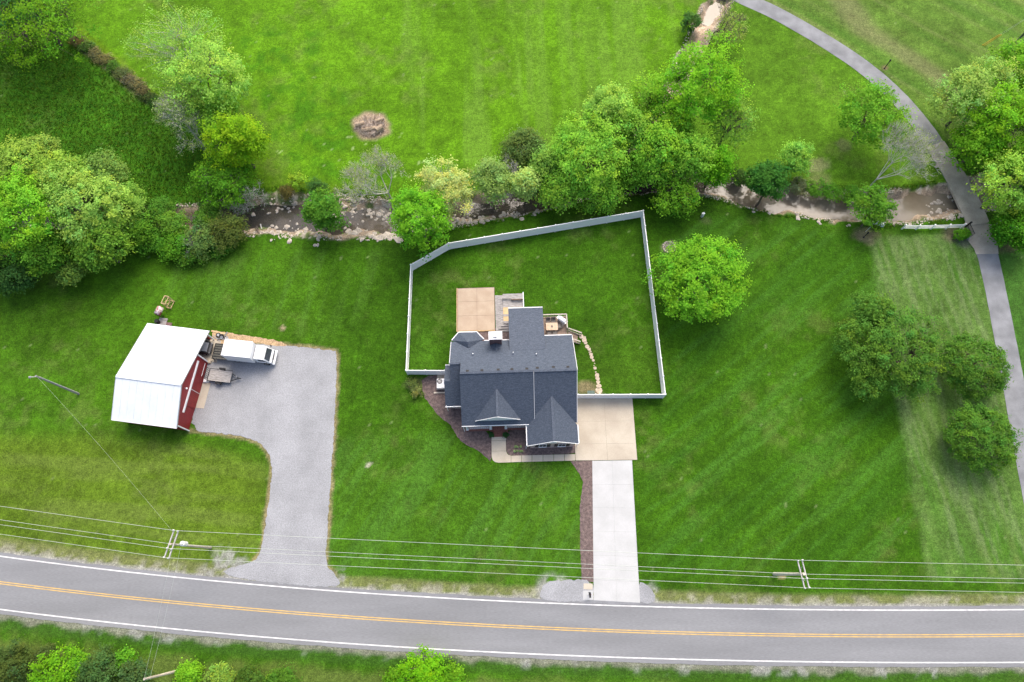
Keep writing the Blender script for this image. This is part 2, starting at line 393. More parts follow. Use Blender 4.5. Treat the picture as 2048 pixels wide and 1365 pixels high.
zone([(1490, -700), (1500, -10), (1760, 140), (1900, 280), (2060, 420), (3200, 420), (3200, -700)], (.084, .160, .022), soft=4)
zone([(1742, 478), (1850, 470), (1930, 465), (1965, 520), (2050, 960), (2100, 1160), (1858, 1160), (1812, 900), (1760, 620)], (.082, .160, .030), soft=1)
zone([(1990, 470), (2060, 900), (2090, 1160), (3200, 1160), (3200, 400), (2040, 400)], (.050, .135, .018), soft=4)
# inside the fence the turf is darker, with lighter worn areas by the gate
zone([(822, 530), (898, 490), (1287, 428), (1328, 790), (1155, 790), (1155, 670), (905, 670), (890, 745), (815, 745)], (.035, .103, .0035), .9, soft=3)
zone([(1150, 700), (1210, 720), (1310, 640), (1322, 780), (1160, 785)], (.058, .140, .008), .55, soft=16)
zone([(818, 540), (850, 540), (880, 740), (816, 740)], (.050, .135, .008), .6, soft=14)
# mown strips
zone([(150, 40), (182, 72), (260, 135), (330, 205), (310, 215), (250, 160), (150, 75)], (.105, .190, .006), .8)
zone([(500, 372), (518, 330), (530, 295), (560, 335), (620, 362), (690, 368), (705, 392), (640, 398), (560, 390)], (.075, .165, .005), .85)
# mottling
big = fbm(GX, GY, 14, 60, 4); mid = fbm(GX, GY, 3.2, 70, 4); sm = fbm(GX, GY, .9, 80, 3)
C *= (.85 + .30 * np.clip((big - .5) * 2.2 + .5, 0, 1))[..., None]
C *= (.84 + .32 * np.clip((mid - .5) * 2.0 + .5, 0, 1))[..., None]
C *= (.74 + .52 * sm)[..., None]
dry = np.clip((fbm(GX, GY, 6, 90, 5) - .53) * 5, 0, 1) * np.clip((fbm(GX, GY, 1.1, 95, 3) - .40) * 4, 0, 1)
paint(dry, (.115, .155, .035), .42)
# mowing passes: streaks along the mower's direction in the east lawn, along the lane strip and in the fields
def streak(poly, ang, wid, seed, col, k):
    a = math.radians(ang); s = -GX * math.sin(a) + GY * math.cos(a); t = GX * math.cos(a) + GY * math.sin(a)
    n = .6 * vnoise(s, t, wid, seed) * 1.0 + .4 * vnoise(s * 7, t, wid * 4, seed + 1)
    n = vnoise(s / wid, t / (wid * 14), 1, seed) * .65 + vnoise(s / (wid * .5), t / (wid * 6), 1, seed + 2) * .35
    paint(blur(inpoly(GX, GY, GP(poly)), 6) * np.clip((n - .47) * 4, 0, 1), col, k)
EAST = [(1330, 430), (1560, 440), (1745, 490), (1770, 640), (1820, 900), (1860, 1140), (1300, 1150), (1290, 930), (1330, 800)]
streak(EAST, 38, .8, 110, (.055, .155, .016), .55)
streak(EAST, 38, 3.2, 113, (.026, .090, .0035), .5)
streak([(1745, 478), (1850, 470), (1930, 465), (1965, 520), (2050, 960), (2100, 1160), (1860, 1160), (1812, 900), (1760, 620)], 99, 1.1, 120, (.042, .130, .008), .75)
streak([(1745, 478), (1850, 470), (1930, 465), (1965, 520), (2050, 960), (2100, 1160), (1860, 1160), (1812, 900), (1760, 620)], 99, .45, 124, (.17, .22, .10), .40)
streak([(660, 880), (900, 860), (990, 930), (1160, 930), (1160, 1150), (650, 1150)], 60, .7, 130, (.060, .155, .018), .5)
streak([(1500, 0), (1760, 140), (1900, 280), (2060, 420), (2200, 300), (2100, -60), (1500, -60)], -38, 1.3, 140, (.15, .19, .06), .55)
streak([(1500, 0), (1760, 140), (1900, 280), (2060, 420), (2200, 300), (2100, -60), (1500, -60)], -38, 2.2, 144, (.045, .125, .012), .55)
streak([(760, -60), (1380, -60), (1370, 110), (1240, 330), (860, 330)], 92, 1.6, 150, (.125, .235, .03), .45)
streak([(0, 880), (420, 900), (540, 930), (520, 1110), (0, 1070)], -5, 1.0, 160, (.115, .165, .03), .5)
streak([(120, 510), (780, 500), (690, 690), (420, 640)], 80, 1.1, 170, (.060, .140, .016), .45)
streak([(500, 372), (530, 295), (560, 335), (690, 368), (705, 392), (560, 390)], -18, .45, 180, (.045, .12, .004), .5)
# lush tussocks and clover in the north field and pasture
lush = np.clip((fbm(GX, GY, 1.7, 200, 4) - .50) * 6, 0, 1)
fieldw = blur(inpoly(GX, GY, GP([(560, 330), (470, 60), (620, 40), (700, 160), (690, 330), (840, 355), (690, 366)])), 10)
paint(lush * fieldw, (.032, .130, .004), .6)
past = blur(inpoly(GX, GY, GP([(-200, 460), (-200, -100), (100, -60), (150, 70), (330, 225), (500, 390)])), 6)
paint(lush * past, (.020, .088, .004), .6)
paint(np.clip((fbm(GX, GY, 4, 210, 4) - .52) * 5, 0, 1) * past, (.055, .15, .008), .5)
clov = (vnoise(GX, GY, .35, 220) > .90) & (fbm(GX, GY, 5, 222, 3) > .48)
paint(clov & inpoly(GX, GY, GP([(540, 300), (640, 260), (860, 300), (850, 366), (690, 366), (590, 345)])), (.30, .40, .16), .6)
paint((vnoise(GX, GY, .33, 230) > .975), (.22, .27, .12), .4)
# earth: ditch row, bare patches, worn spots
zone([(140, 68), (160, 70), (230, 130), (300, 195), (315, 215), (290, 205), (215, 145), (150, 92)], (.125, .10, .07), .8, soft=1)
zone([(705, 240), (722, 228), (745, 225), (770, 232), (780, 248), (776, 268), (755, 279), (725, 280), (708, 262)], (.30, .225, .16), .95, soft=1)
for u, v, r, col, k in [(735, 930, .5, (.5, .45, .38), .7), (1635, 330, 1.6, (.26, .22, .14), .6), (1690, 290, 1.4, (.14, .11, .08), .6), (1640, 360, 2.0, (.20, .17, .10), .5), (1560, 1150, .4, (.35, .25, .15), .7), (566, 658, .5, (.42, .30, .22), .7), (1172, 775, 1.5, (.24, .18, .12), .75), (1195, 790, 1.0, (.26, .2, .14), .7),
                        (1336, 494, 1.15, (.30, .26, .21), .9), (1770, 135, .7, (.22, .15, .10), .8), (2030, 85, .9, (.26, .2, .14), .8), (1905, 470, 1.7, (.16, .12, .09), .85), (1930, 487, 1.5, (.08, .08, .08), .8), (1730, 470, 1.7, (.27, .2, .14), .7), (2010, 490, 2.0, (.12, .085, .06), .7), (1410, 440, 1.0, (.10, .10, .05), .5), (830, 770, 1.4, (.13, .12, .06), .6)]:
    x, y = G(u, v); d = np.hypot(QX - x, (QY - y) * 1.25) * (.45 + 1.1 * fbm(GX, GY, 1.5, 380, 4)); paint(1 - sstep(r * .45, r * 1.2, d), col, k * .85)
zone([(1680, -40), (1760, 60), (1900, 150), (1985, 290), (1960, 300), (1850, 150), (1700, 60), (1640, -20)], (.17, .155, .085), .55, soft=8)
# creek banks and bed
for CC in (CK, TR):
    d, hw, hc = dist_course(GX, GY, CC); d = d + (fbm(GX, GY, 1.6, 300, 4) - .5) * 2.0
    n1 = fbm(GX, GY, 1.1, 310, 4)[..., None]
    soil = np.array((.28, .21, .15)) * (1 - n1) * 1.5 + np.array((.42, .36, .27)) * n1 * .5
    m = (1 - sstep(hc * .80, hc * 1.0, d))[..., None]; C = C * (1 - m) + soil * m
    bed = np.array((.40, .31, .225)) * (.55 + .9 * fbm(GX, GY, 2.4, 320, 4))[..., None]
    m = (1 - sstep(hw * .8, hw * 1.25, d))[..., None]; C = C * (1 - m) + bed * m
    gm = (1 - sstep(hc * .95, hc * 1.05, d)) * np.clip((fbm(GX, GY, 1.3, 330, 4) - .55) * 9, 0, 1) * sstep(hw, hw * 1.3, d)
    paint(gm, (.06, .13, .02), .8)
    rk = (1 - sstep(hc * .9, hc * 1.0, d)) * (vnoise(GX, GY, .5, 340) > .70) * sstep(hw * .9, hw * 1.2, d)
    paint(rk * np.clip((fbm(GX, GY, 4.5, 345, 3) - .42) * 6, 0, 1), (.50, .45, .38), .8)
# dry fringe along the gravel edge
LOT = [(500, 688), (575, 691), (625, 697), (672, 703), (673, 760), (668, 860), (661, 960), (655, 1060), (650, 1130), (672, 1150)]
LOT2 = [(382, 862), (440, 867), (490, 874), (520, 886), (538, 905), (545, 935), (540, 985), (531, 1050), (522, 1105), (508, 1122)]
for LL in (LOT, LOT2):
    d, _, _ = dist_course(GX, GY, np.array([[*G(u, v), 1, 1] for u, v in LL]))
    paint(1 - sstep(.12, .55, d + (fbm(GX, GY, .8, 390, 3) - .5) * .5), (.27, .21, .12), .75)
# verges
up = GY - road_top(GX); dn = road_bot(GX) - GY
vn = fbm(GX, GY, 2.0, 400, 4)
vw = 2.0 + .7 * (vn - .5) + .5 * sstep(-10, -60, GX)
m = (1 - sstep(vw * .7, vw, up)) * (up > -.5)
paint(m, (.150, .168, .060), .85)
paint(m * np.clip((fbm(GX, GY, 1.0, 410, 5) - .46) * 7, 0, 1) * (1 - sstep(.9, 1.9, up)), (.30, .29, .24), .65)
paint((1 - sstep(.45, .75, up + (vn - .5) * .6)) * (up > -.6), (.30, .30, .29), .8)
for u, v, r in ((450, 1138, 3.2), (680, 1160, 1.6), (1105, 1185, 2.6), (1295, 1192, 1.8)):
    x, y = G(u, v); d = np.hypot(QX - x, QY - y); paint((1 - sstep(r * .5, r, d)) * np.clip((fbm(GX, GY, .7, 430, 4) - .38) * 6, 0, 1), (.29, .29, .275), .8)
s1 = (1 - sstep(3.2, 5.5, dn)) * (dn > -.6)
paint(sstep(2.2, 3.6, dn + (vn - .5) * 2) * (dn > 0), (.085, .125, .024), .85)
paint(s1 * (1 - sstep(1.6, 2.6, dn)), (.034, .092, .010), .8)
paint((1 - sstep(.75, 1.35, dn + (vn - .5) * 1.2)) * (dn > -.6), (.20, .20, .16), .8)
paint((1 - sstep(1.1, 1.8, dn)) * (dn > 0) * np.clip((fbm(GX, GY, 2.2, 420, 4) - .60) * 10, 0, 1), (.27, .275, .26), .7)
C *= (.88 + .24 * vnoise(GX, GY, .33, 500))[..., None]
nx, ny = GX.shape
idx = np.arange(nx * ny).reshape(nx, ny)
Fq = np.stack([idx[:-1, :-1], idx[1:, :-1], idx[1:, 1:], idx[:-1, 1:]], -1).reshape(-1, 4)
gme = np_mesh('ground', np.stack([GX, GY, Z], -1).reshape(-1, 3), Fq, M_GROUND, C.reshape(-1, 3), smooth=True)
ground = tag(link('ground', gme), 'green mown lawns and fields with creek banks cut through them', None, None, 'structure')

# ------------------------------------------------------------------ water
def ribbon(C, z, k=1.0, ext=0):
    P = C[:, :2]; t = np.gradient(P, axis=0); t /= np.linalg.norm(t, axis=1, keepdims=True); nrm = np.stack([-t[:, 1], t[:, 0]], 1)
    w = (C[:, 2] * .35 + C[:, 3] * .65)[:, None] * k
    a = P + nrm * w; b = P - nrm * w; n = len(P)
    V = np.concatenate([np.c_[a, np.full(n, z)], np.c_[b, np.full(n, z)]])
    F = [[i, i + n, i + n + 1, i + 1] for i in range(n - 1)]
    return V, np.array(F)
k_ = int(np.argmax(CK[:, 0] > G(1300, 370)[0]))
V, F = ribbon(CK[:k_ + 1], -.93); tag(link('creek_water', np_mesh('creek_water', V, F, M_WATER)), 'clear dark shallow creek water in the west', None, None, 'structure')
V, F = ribbon(CK[k_:], -.93); tag(link('creek_pool', np_mesh('creek_pool', V, F, M_MUDDY)), 'muddy tan creek water above the bridge', None, None, 'structure')
V, F = ribbon(TR[:9], -.86); tag(link('brook_water', np_mesh('brook_water', V, F, M_MUDDY)), 'shallow brook water at the top of the photo', None, None, 'structure')

# ------------------------------------------------------------------ road with markings
def strip(name, lo, hi, z, m, parent=None, x0=-420, x1=420, step=3.0, jl=0, jh=0):
    x = np.arange(x0, x1 + .1, step); n = len(x)
    a = lo(x); b = hi(x)
    if jl: a = a + (fbm(x, x * 0, 1.2, 51, 3) - .5) * jl
    if jh: b = b + (fbm(x, x * 0 + 9, 1.2, 52, 3) - .5) * jh
    V = np.concatenate([np.c_[x, a, np.full(n, z)], np.c_[x, b, np.full(n, z)]])
    F = np.array([[i, i + 1, i + n + 1, i + n] for i in range(n - 1)])
    return link(name, np_mesh(name, V, F, m), None, parent)
road = struct_root('road', 'two lane asphalt road with yellow centre lines and white edge lines')
strip('asphalt', lambda x: road_bot(x) - .48, lambda x: road_top(x) + .42, .010, M_ASPH, road, step=.4, jl=.22, jh=.22)
strip('edge_line', lambda x: road_top(x) - .065, lambda x: road_top(x) + .065, .016, M_PAINTW, road)
strip('edge_line', lambda x: road_bot(x) - .065, lambda x: road_bot(x) + .065, .016, M_PAINTW, road)
strip('centre_line', lambda x: road_mid(x) + .06, lambda x: road_mid(x) + .17, .016, M_PAINTY, road)
strip('centre_line', lambda x: road_mid(x) - .17, lambda x: road_mid(x) - .06, .016, M_PAINTY, road)

# ------------------------------------------------------------------ sheets: gravel lot, beds, chips
def sheet(name, px, z, m, label, rag=0.0, smooth=0, seed=0):
    P = GP(px); P = chaikin(P, smooth) if smooth else P
    if rag: P = ragged(P, rag * .5, .10, seed, .38)
    n = len(P); a = sum(P[i][0] * P[(i + 1) % n][1] - P[(i + 1) % n][0] * P[i][1] for i in range(n))
    if a < 0: P = P[::-1]
    me = bpy.data.meshes.new(name); me.from_pydata([(x, y, z) for x, y in P], [], [tuple(range(n))]); me.update()
    return tag(link(name, me, m), label, None, None, 'structure')
sheet('gravel_lot', [(404, 700), (440, 690), (500, 688), (575, 691), (625, 697), (666, 702), (672, 703), (672, 704), (673, 712), (673, 760), (668, 860), (661, 960), (655, 1060), (650, 1130), (672, 1150), (684, 1172), (640, 1174), (560, 1168), (500, 1160), (455, 1152), (446, 1140), (485, 1130), (510, 1122), (522, 1105), (531, 1050), (540, 985), (545, 935), (538, 905), (520, 886), (490, 874), (440, 867), (382, 862), (390, 800), (400, 750)], .022, M_GRAVEL, 'grey gravel lot and drive beside the red barn', .32, 1, 3)
sheet('wood_chip_strip', [(424, 660), (460, 667), (520, 675), (560, 683), (580, 692), (548, 693), (515, 686), (470, 680), (445, 690), (424, 690)], .028, M_STRAW, 'tan strip of wood chips along the gravel edge', .3, 1, 5)
sheet('mulch_bed', [(843, 751), (905, 751), (930, 850), (930, 859), (984, 862), (984, 926), (972, 915), (955, 900), (936, 893), (918, 880), (908, 862), (900, 848), (880, 836), (862, 812), (846, 792)], .014, M_MULCH, 'curved brown mulch bed along the west front of the house', .18, 1, 6)
sheet('mulch_bed', [(1010, 860), (1070, 855), (1156, 890), (1154, 903), (1148, 908), (1090, 910), (1022, 913), (1013, 905), (1010, 890)], .014, M_MULCH, 'brown mulch bed between the porch walk and the garage', .04, 1, 7)
sheet('mulch_bed', [(1141, 923), (1186, 921), (1189, 1164), (1164, 1164), (1160, 1090), (1160, 1010), (1166, 965), (1158, 947)], .014, M_MULCH, 'long narrow mulch strip beside the lower driveway', .14, 0, 8)
sheet('mulch_bed', [(944, 658), (1030, 655), (1030, 700), (944, 700)], .012, M_MULCH, 'mulch patch behind the chimney', .05, 0, 9)
sheet('drive_gravel', [(1186, 1160), (1130, 1160), (1090, 1164), (1082, 1180), (1080, 1198), (1110, 1203), (1188, 1205)], .026, M_GRAVEL, 'pale gravel shoulder beside the mailbox pad', .3, 1, 10)
sheet('drive_gravel', [(1276, 1164), (1292, 1168), (1306, 1182), (1312, 1200), (1300, 1208), (1277, 1208)], .026, M_GRAVEL, 'pale gravel shoulder east of the driveway mouth', .25, 1, 11)
sheet('drive_apron', [(1168, 1203), (1188, 1199), (1282, 1204), (1300, 1210), (1240, 1209.5), (1160, 1207)], .030, M_LANE, 'dark asphalt apron at the driveway mouth', .03, 0, 12)

def slab_piece(parent, quad, z0, z1, m, inset=.02, name='slab'):
    c = np.mean(np.array(quad), 0); P = []
    for p in quad:
        d = np.array(p) - c; L = np.linalg.norm(d); P.append(tuple(c + d * (1 - inset * 1.4 / L)))
    return MB().prism(P, z0, z1).build(name, m, parent)
def lerp(a, b, t): return tuple(p + (q - p) * t for p, q in zip(a, b))
def slab_grid(parent, A, B, Cc, D, us, vs, z0, z1, m, inset=.018):     # A-B bottom, D-C top
    for i in range(len(us) - 1):
        for j in range(len(vs) - 1):
            q = [lerp(lerp(A, B, u), lerp(D, Cc, u), v) for u, v in ((us[i], vs[j]), (us[i + 1], vs[j]), (us[i + 1], vs[j + 1]), (us[i], vs[j + 1]))]
            slab_piece(parent, q, z0, z1, m, inset)
def joint_base(parent, px, z, m):
    me = bpy.data.meshes.new('joint_bed'); P = GP(px); P = P[::-1]; me.from_pydata([(x, y, z) for x, y in P], [], [tuple(range(len(P)))]); me.update(); return link('joint_bed', me, m, parent)
M_JOINT = mat('joint_sand', (.20, .17, .13), (.15, .13, .10))
dw = struct_root('lower_driveway', 'pale grey concrete driveway slabs running down to the road')
slab_grid(dw, *GP([(1187.5, 1201), (1280, 1206), (1264, 921), (1184.5, 922)]), [0, .5, 1], [0, .14, .31, .48, .65, .82, 1], -.05, .034, M_CONC, .004)
dp = struct_root('driveway_pad', 'tan concrete parking pad beside the garage')
slab_grid(dp, *GP([(1151, 921.5), (1274.5, 920), (1264.5, 796), (1146, 797)]), [0, .52, 1], [0, .26, .62, 1], -.05, .038, M_CONCW, .006)
wk = struct_root('walkway', 'cream concrete slab walk from the porch steps to the driveway')
for a, b in (((983, 882), (983, 866)), ((983, 903), (983, 882))):
    slab_piece(wk, GP([(a[0], a[1]), (1012.5, a[1] - .5), (1012, b[1] - .5), (b[0] - .3, b[1])]), -.05, .05, M_WALK)
cor = GP([(983, 903), (1012.6, 902.5), (1014, 907), (1017, 910.2), (1022, 911.8), (1022, 925.2), (997, 926), (990, 924.8), (985.5, 921), (983.4, 915)]); slab_piece(wk, cor, -.05, .05, M_WALK, .01)
us = [1022, 1043, 1064, 1086, 1107.5, 1129, 1150.5]
def wy(u): return 925.2 - (u - 1022) * .027, 911.8 - (u - 1022) * .025
for a, b in zip(us[:-1], us[1:]):
    slab_piece(wk, GP([(a, wy(a)[0]), (b, wy(b)[0]), (b, wy(b)[1]), (a, wy(a)[1])]), -.05, .05, M_WALK)
pt = struct_root('patio', 'square tan concrete patio of six slabs behind the house')
joint_base(pt, [(913.5, 664), (990.3, 662), (988.8, 575), (913.8, 577.5)], .05, M_BRICKD)
slab_grid(pt, *GP([(915.5, 662.5), (989.8, 660.8), (988.4, 575.8), (915.8, 578.2)]), [0, .52, 1], [0, .345, .68, 1], -.05, .10, M_PATIO, .012)
A, B, Cc, D = GP([(914, 664), (990.4, 662), (988.9, 575), (914.2, 577.6)])
for p, q in ((A, B), (D, A)): MB().bar((*p, .07), (*q, .07), .10, .16).build('edging_board', M_NEWWOOD, pt)
pad = struct_root('barn_apron', 'tan concrete pad in front of the barn sliding doors')
slab_piece(pad, GP([(391, 817), (408, 818), (422, 766), (404.5, 767)]), -.05, .06, M_CONCW)
pad = struct_root('bay_apron', 'tan concrete pad at the open barn bay')
slab_piece(pad, GP([(372, 721), (434, 726), (443, 682), (392, 676)]), -.05, .05, M_CONCW)
pad = struct_root('mailbox_pad', 'small concrete pads under the mailbox')
slab_piece(pad, GP([(1165.5, 1201), (1187, 1200.5), (1186.8, 1181), (1166, 1181.5)]), -.05, .045, M_CONC)
slab_piece(pad, GP([(1166.5, 1179), (1185.5, 1180), (1185.5, 1167.5), (1167, 1167)]), -.05, .040, M_CONCW)
pad = struct_root('ac_pad', 'small concrete pad by the air conditioner')
slab_piece(pad, GP([(873, 781), (905, 781), (905, 749.5), (874.5, 749.5)]), -.05, .06, M_CONCW)

# ------------------------------------------------------------------ lane and bridge
LANE = [(1380, -60), (1478, -6), (1545, 22), (1640, 76), (1726, 132), (1786, 184), (1836, 240), (1872, 292), (1910, 352), (1944, 418), (1966, 475), (1984, 545), (2004, 645), (2024, 750), (2042, 855), (2062, 960), (2100, 1150), (2160, 1400)]
LW = [1.25, 1.3, 1.3, 1.3, 1.32, 1.35, 1.4, 1.45, 1.5, 1.6, 1.55, 1.4, 1.4, 1.4, 1.4, 1.4, 1.5, 1.6]
LN = np.array(chaikin([(*G(u, v), w_) for (u, v), w_ in zip(LANE, LW)], 3, False))
def lane_strip(name, i0, i1, z, m, parent=None, k=1.0, jag=.1, th=None):
    P = LN[i0:i1, :2]; t = np.gradient(LN[:, :2], axis=0)[i0:i1]; t /= np.linalg.norm(t, axis=1, keepdims=True); nr = np.stack([-t[:, 1], t[:, 0]], 1)
    w0 = LN[i0:i1, 2:3] * k; j1 = (fbm(P[:, 0], P[:, 1], 1.2, 61, 3) - .5)[:, None] * jag; j2 = (fbm(P[:, 0], P[:, 1], 1.2, 66, 3) - .5)[:, None] * jag
    a = P + nr * (w0 + j1); b = P - nr * (w0 + j2); n = len(P)
    if th is None:
        V = np.concatenate([np.c_[a, np.full(n, z)], np.c_[b, np.full(n, z)]]); F = np.array([[i, i + n, i + n + 1, i + 1] for i in range(n - 1)])
        return link(name, np_mesh(name, V, F, m), None, parent)
    poly = [tuple(p) for p in a] + [tuple(p) for p in b[::-1]]
    return MB().prism(poly, z - th, z).build(name, m, parent)
LY = LN[:, 1]
yb0, yb1 = G(1868, 288)[1], G(1950, 446)[1]
i0 = int(np.argmax(LY < yb0)); i1 = int(np.argmax(LY < yb1)); ye = G(1972, 500)[1]; i2 = int(np.argmax(LY < ye))
lane = struct_root('lane', 'narrow grey asphalt lane curving down the right side')
lane_strip('asphalt', 0, i0 + 1, .012, M_LANE, lane); lane_strip('asphalt', i2, len(LN), .012, M_LANE, lane)
M_BRIDGE = mat('bridge_concrete', (.43, .39, .33), (.32, .29, .245), scale=.6, fine=8, finev=.12)
br = thing('lane_bridge', 'grey-brown concrete bridge slab carrying the lane over the creek', 'bridge', (*LN[(i0 + i1) // 2, :2], 0))
bl = br.location
def in_br(o): o.location = (-bl.x, -bl.y, 0); o.parent = br; return o
im = (i0 + i1) // 2
in_br(lane_strip('deck_slab', i0, im + 1, .10, M_BRIDGE, None, 1.02, .0, .35)); in_br(lane_strip('deck_slab', im, i1 + 1, .094, M_BRIDGE, None, 1.02, .0, .35))
for k_ in (i0 + 2, i1 - 1):
    p = LN[k_]; t = LN[k_ + 1, :2] - LN[k_ - 1, :2]; a = math.atan2(t[1], t[0])
    in_br(MB().box(p[0] - .3, p[0] + .3, p[1] - 1.9, p[1] + 1.9, -1.5, -.26, a).build('abutment', M_BRIDGE))
sheet('lane_entrance', [(1938, 438), (1924, 452), (1924, 464), (1936, 482), (1948, 498), (1952, 509), (1997, 508), (1995, 488), (1993, 468), (1984, 450), (1966, 438)], .020, M_BRIDGE, 'widened concrete lane entrance by the black gate', .04, 0, 13)
# ------------------------------------------------------------------ house
house = thing('house', 'pink brick house with a slate-grey multi-gable roof', 'house', (.75, 22.5, 0), math.radians(1.9))
K = .714
def zN(y): return 7.0 - K * y
def zS(y): return 7.0 + K * y
W = MB()
W.extr([(-5.05, -.3), (5.0, -.3), (5.0, zN(5.0) - .22), (0, 6.76), (-5.05, zS(-5.05) - .22)], 'x', 1.75, 6.55)
W.extr([(-4.0, -.3), (5.02, -.3), (5.02, zN(5.02) - .22), (0, 6.80), (-4.0, zS(-4.0) - .22)], 'x', -6.55, 1.74)
W.build('main_wall', M_BRICK, house)
MB().extr([(1.25, -.3), (6.52, -.3), (6.52, 2.75), (3.885, 4.85), (1.25, 2.75)], 'y', -7.86, -5.0).build('garage_wall', M_BRICK, house)
w2 = MB(); w2.extr([(-2.55, -.3), (4.98, -.3), (4.98, zN(4.98) - .25), (1.6, 5.58), (-2.55, 2.62)], 'x', -8.0, -6.56)
w2.extr([(-2.5, -.3), (2.05, -.3), (2.05, 2.6), (-.2, 4.30), (-2.5, 2.6)], 'x', -8.70, -8.02); w2.build('wing_wall', M_BRICK, house)
MB().extr([(4.0, -.3), (9.2, -.3), (9.2, 2.90), (4.0, 4.05)], 'x', -.68, 3.18).build('sunroom_wall', M_WHITE, house)
MB().prism([(-7.85, 4.8), (-7.1, 6.3), (-5.1, 6.28), (-4.35, 4.8)], -.3, 2.8).build('bay_wall', M_BRICK, house)

def roof(name, pts, th=.16, parent=house): return MB().slab(pts, th).build(name, M_SHING, parent)
rN = roof('roof_slope', [(x, y, zN(y)) for x, y in [(-8.15, 1.6), (-6.86, 1.6), (-6.86, 0), (6.86, 0), (6.95, 5.75), (3.45, 5.75), (3.45, 5.22), (-8.15, 5.22)]])
rSe = roof('roof_slope', [(x, y, zS(y) - .001) for x, y in [(1.75, 0), (6.86, 0), (6.88, -5.45), (1.75, -5.45)]])
rSw = roof('roof_slope', [(x, y, zS(y) + .12) for x, y in [(-6.9, .03), (1.74, .03), (1.74, -5.47), (-6.95, -5.43)]])
rWs = roof('roof_slope', [(x, y, 5.86 - K * (1.6 - y)) for x, y in [(-8.15, 1.6), (-6.92, 1.6), (-6.92, -2.85), (-8.95, -2.85), (-8.95, -.2), (-8.15, -.2)]])
rWn = roof('roof_slope', [(x, y, 4.574 - K * (y + .2)) for x, y in [(-8.95, -.2), (-8.16, -.2), (-8.16, 2.3), (-8.95, 2.3)]])
rGw = roof('garage_roof_slope', [(3.87, -8.0, 5.13), (3.87, -2.45, 5.13), (.83, -5.75, 2.95), (.83, -8.05, 2.95)])
rGe = roof('garage_roof_slope', [(3.87, -8.0, 5.129), (6.93, -7.97, 2.95), (6.93, -5.75, 2.95), (3.87, -2.45, 5.129)])
rDw = roof('dormer_roof_slope', [(-2.62, -5.03, 5.9), (-2.62, -1.5, 5.9), (-5.29, -4.85, 3.62), (-5.29, -4.95, 3.62)], .12)
rDe = roof('dormer_roof_slope', [(-2.62, -5.03, 5.899), (.06, -4.93, 3.62), (.06, -4.85, 3.62), (-2.62, -1.5, 5.899)], .12)
rSun = roof('sunroom_roof_slope', [(-.92, 9.52, 3.1), (3.45, 9.52, 3.1), (3.45, 3.45, 4.56), (-.92, 3.45, 4.56)])
Mx = (-6.05, 4.72, 4.55)
e1, e2, e3, e4 = (-8.13, 5.5, 2.98), (-7.28, 6.57, 2.86), (-4.98, 6.55, 2.86), (-4.08, 5.5, 2.98)
for q in ([e2, e3, Mx], [e1, e2, Mx], [e3, e4, Mx]): roof('bay_roof_facet', [q[0], q[1], q[2]], .12)
V0 = (-5.98, 4.02, 4.20)
roof('bay_roof_facet', [(-8.13, 5.5, 2.99), Mx, V0], .06); roof('bay_roof_facet', [Mx, (-4.08, 5.5, 2.99), V0], .06)
# ridge caps: overlapping shingle tabs
for (p, q) in (((-6.86, .0, 7.10), (1.7, .0, 7.10)), ((1.8, 0, 7.0), (6.84, 0, 7.0)), ((3.87, -7.95, 5.12), (3.87, -2.7, 5.12)), ((-2.62, -5.0, 5.89), (-2.62, -1.8, 5.89)), ((-8.12, 1.6, 5.85), (-6.95, 1.6, 5.85))):
    MB().bar(p, q, .26, .07).build('ridge_cap', M_SHING, house)
# fascia, gutters and rake boards
def trim(p, q, w_=.10, h_=.16, name='gutter'): MB().bar(p, q, w_, h_).build(name, M_WHITE, house)
trim((-6.97, -5.50, 3.08), (1.74, -5.54, 3.06)); trim((1.79, -.1, 7.00), (1.79, -5.50, 3.14), .04, .22, 'rake_board')
trim((-8.97, -2.92, 2.60), (-6.97, -2.92, 2.60)); trim((-8.97, 2.37, 2.70), (-8.17, 2.37, 2.70))
trim((3.5, 5.82, 2.82), (6.95, 5.82, 2.82)); trim((-4.05, 5.28, 3.18), (-3.42, 5.28, 3.18)); trim((-1.78, 5.28, 3.18), (-.95, 5.28, 3.18))
trim((-.93, 9.58, 3.03), (3.46, 9.58, 3.03)); trim((.77, -8.03, 2.90), (.77, -5.62, 2.90)); trim((6.99, -7.95, 2.88), (6.99, -5.7, 2.88))
for a, b in ((e1, e2), (e2, e3), (e3, e4)): trim((a[0], a[1] + .05, a[2] - .06), (b[0], b[1] + .05, b[2] - .06))
trim((.83, -8.10, 2.88), (3.87, -8.05, 5.06), .06, .16, 'rake_board'); trim((3.87, -8.05, 5.06), (6.93, -8.02, 2.88), .06, .16, 'rake_board')
trim((-5.27, -5.02, 3.60), (-2.62, -5.10, 5.84), .06, .16, 'rake_board'); trim((-2.62, -5.10, 5.84), (.05, -5.0, 3.60), .06, .16, 'rake_board')
for x0 in (6.91,):
    trim((x0, .02, 6.93), (x0, -5.45, 3.06), .05, .14, 'rake_board'); trim((x0 + .03, .02, 6.93), (x0 + .10, 5.72, 2.86), .05, .14, 'rake_board')
trim((-8.20, 1.65, 5.76), (-8.20, 5.2, 3.22), .05, .14, 'rake_board')
MB().add([(-4.85, -5.0, 3.50), (-.38, -5.0, 3.50), (-2.62, -5.0, 5.72), (-4.85, -4.85, 3.5), (-.38, -4.85, 3.5), (-2.62, -4.85, 5.72)], [(0, 1, 2), (5, 4, 3), (0, 3, 4, 1), (1, 4, 5, 2), (2, 5, 3, 0)]).build('dormer_face', M_WHITE, house)
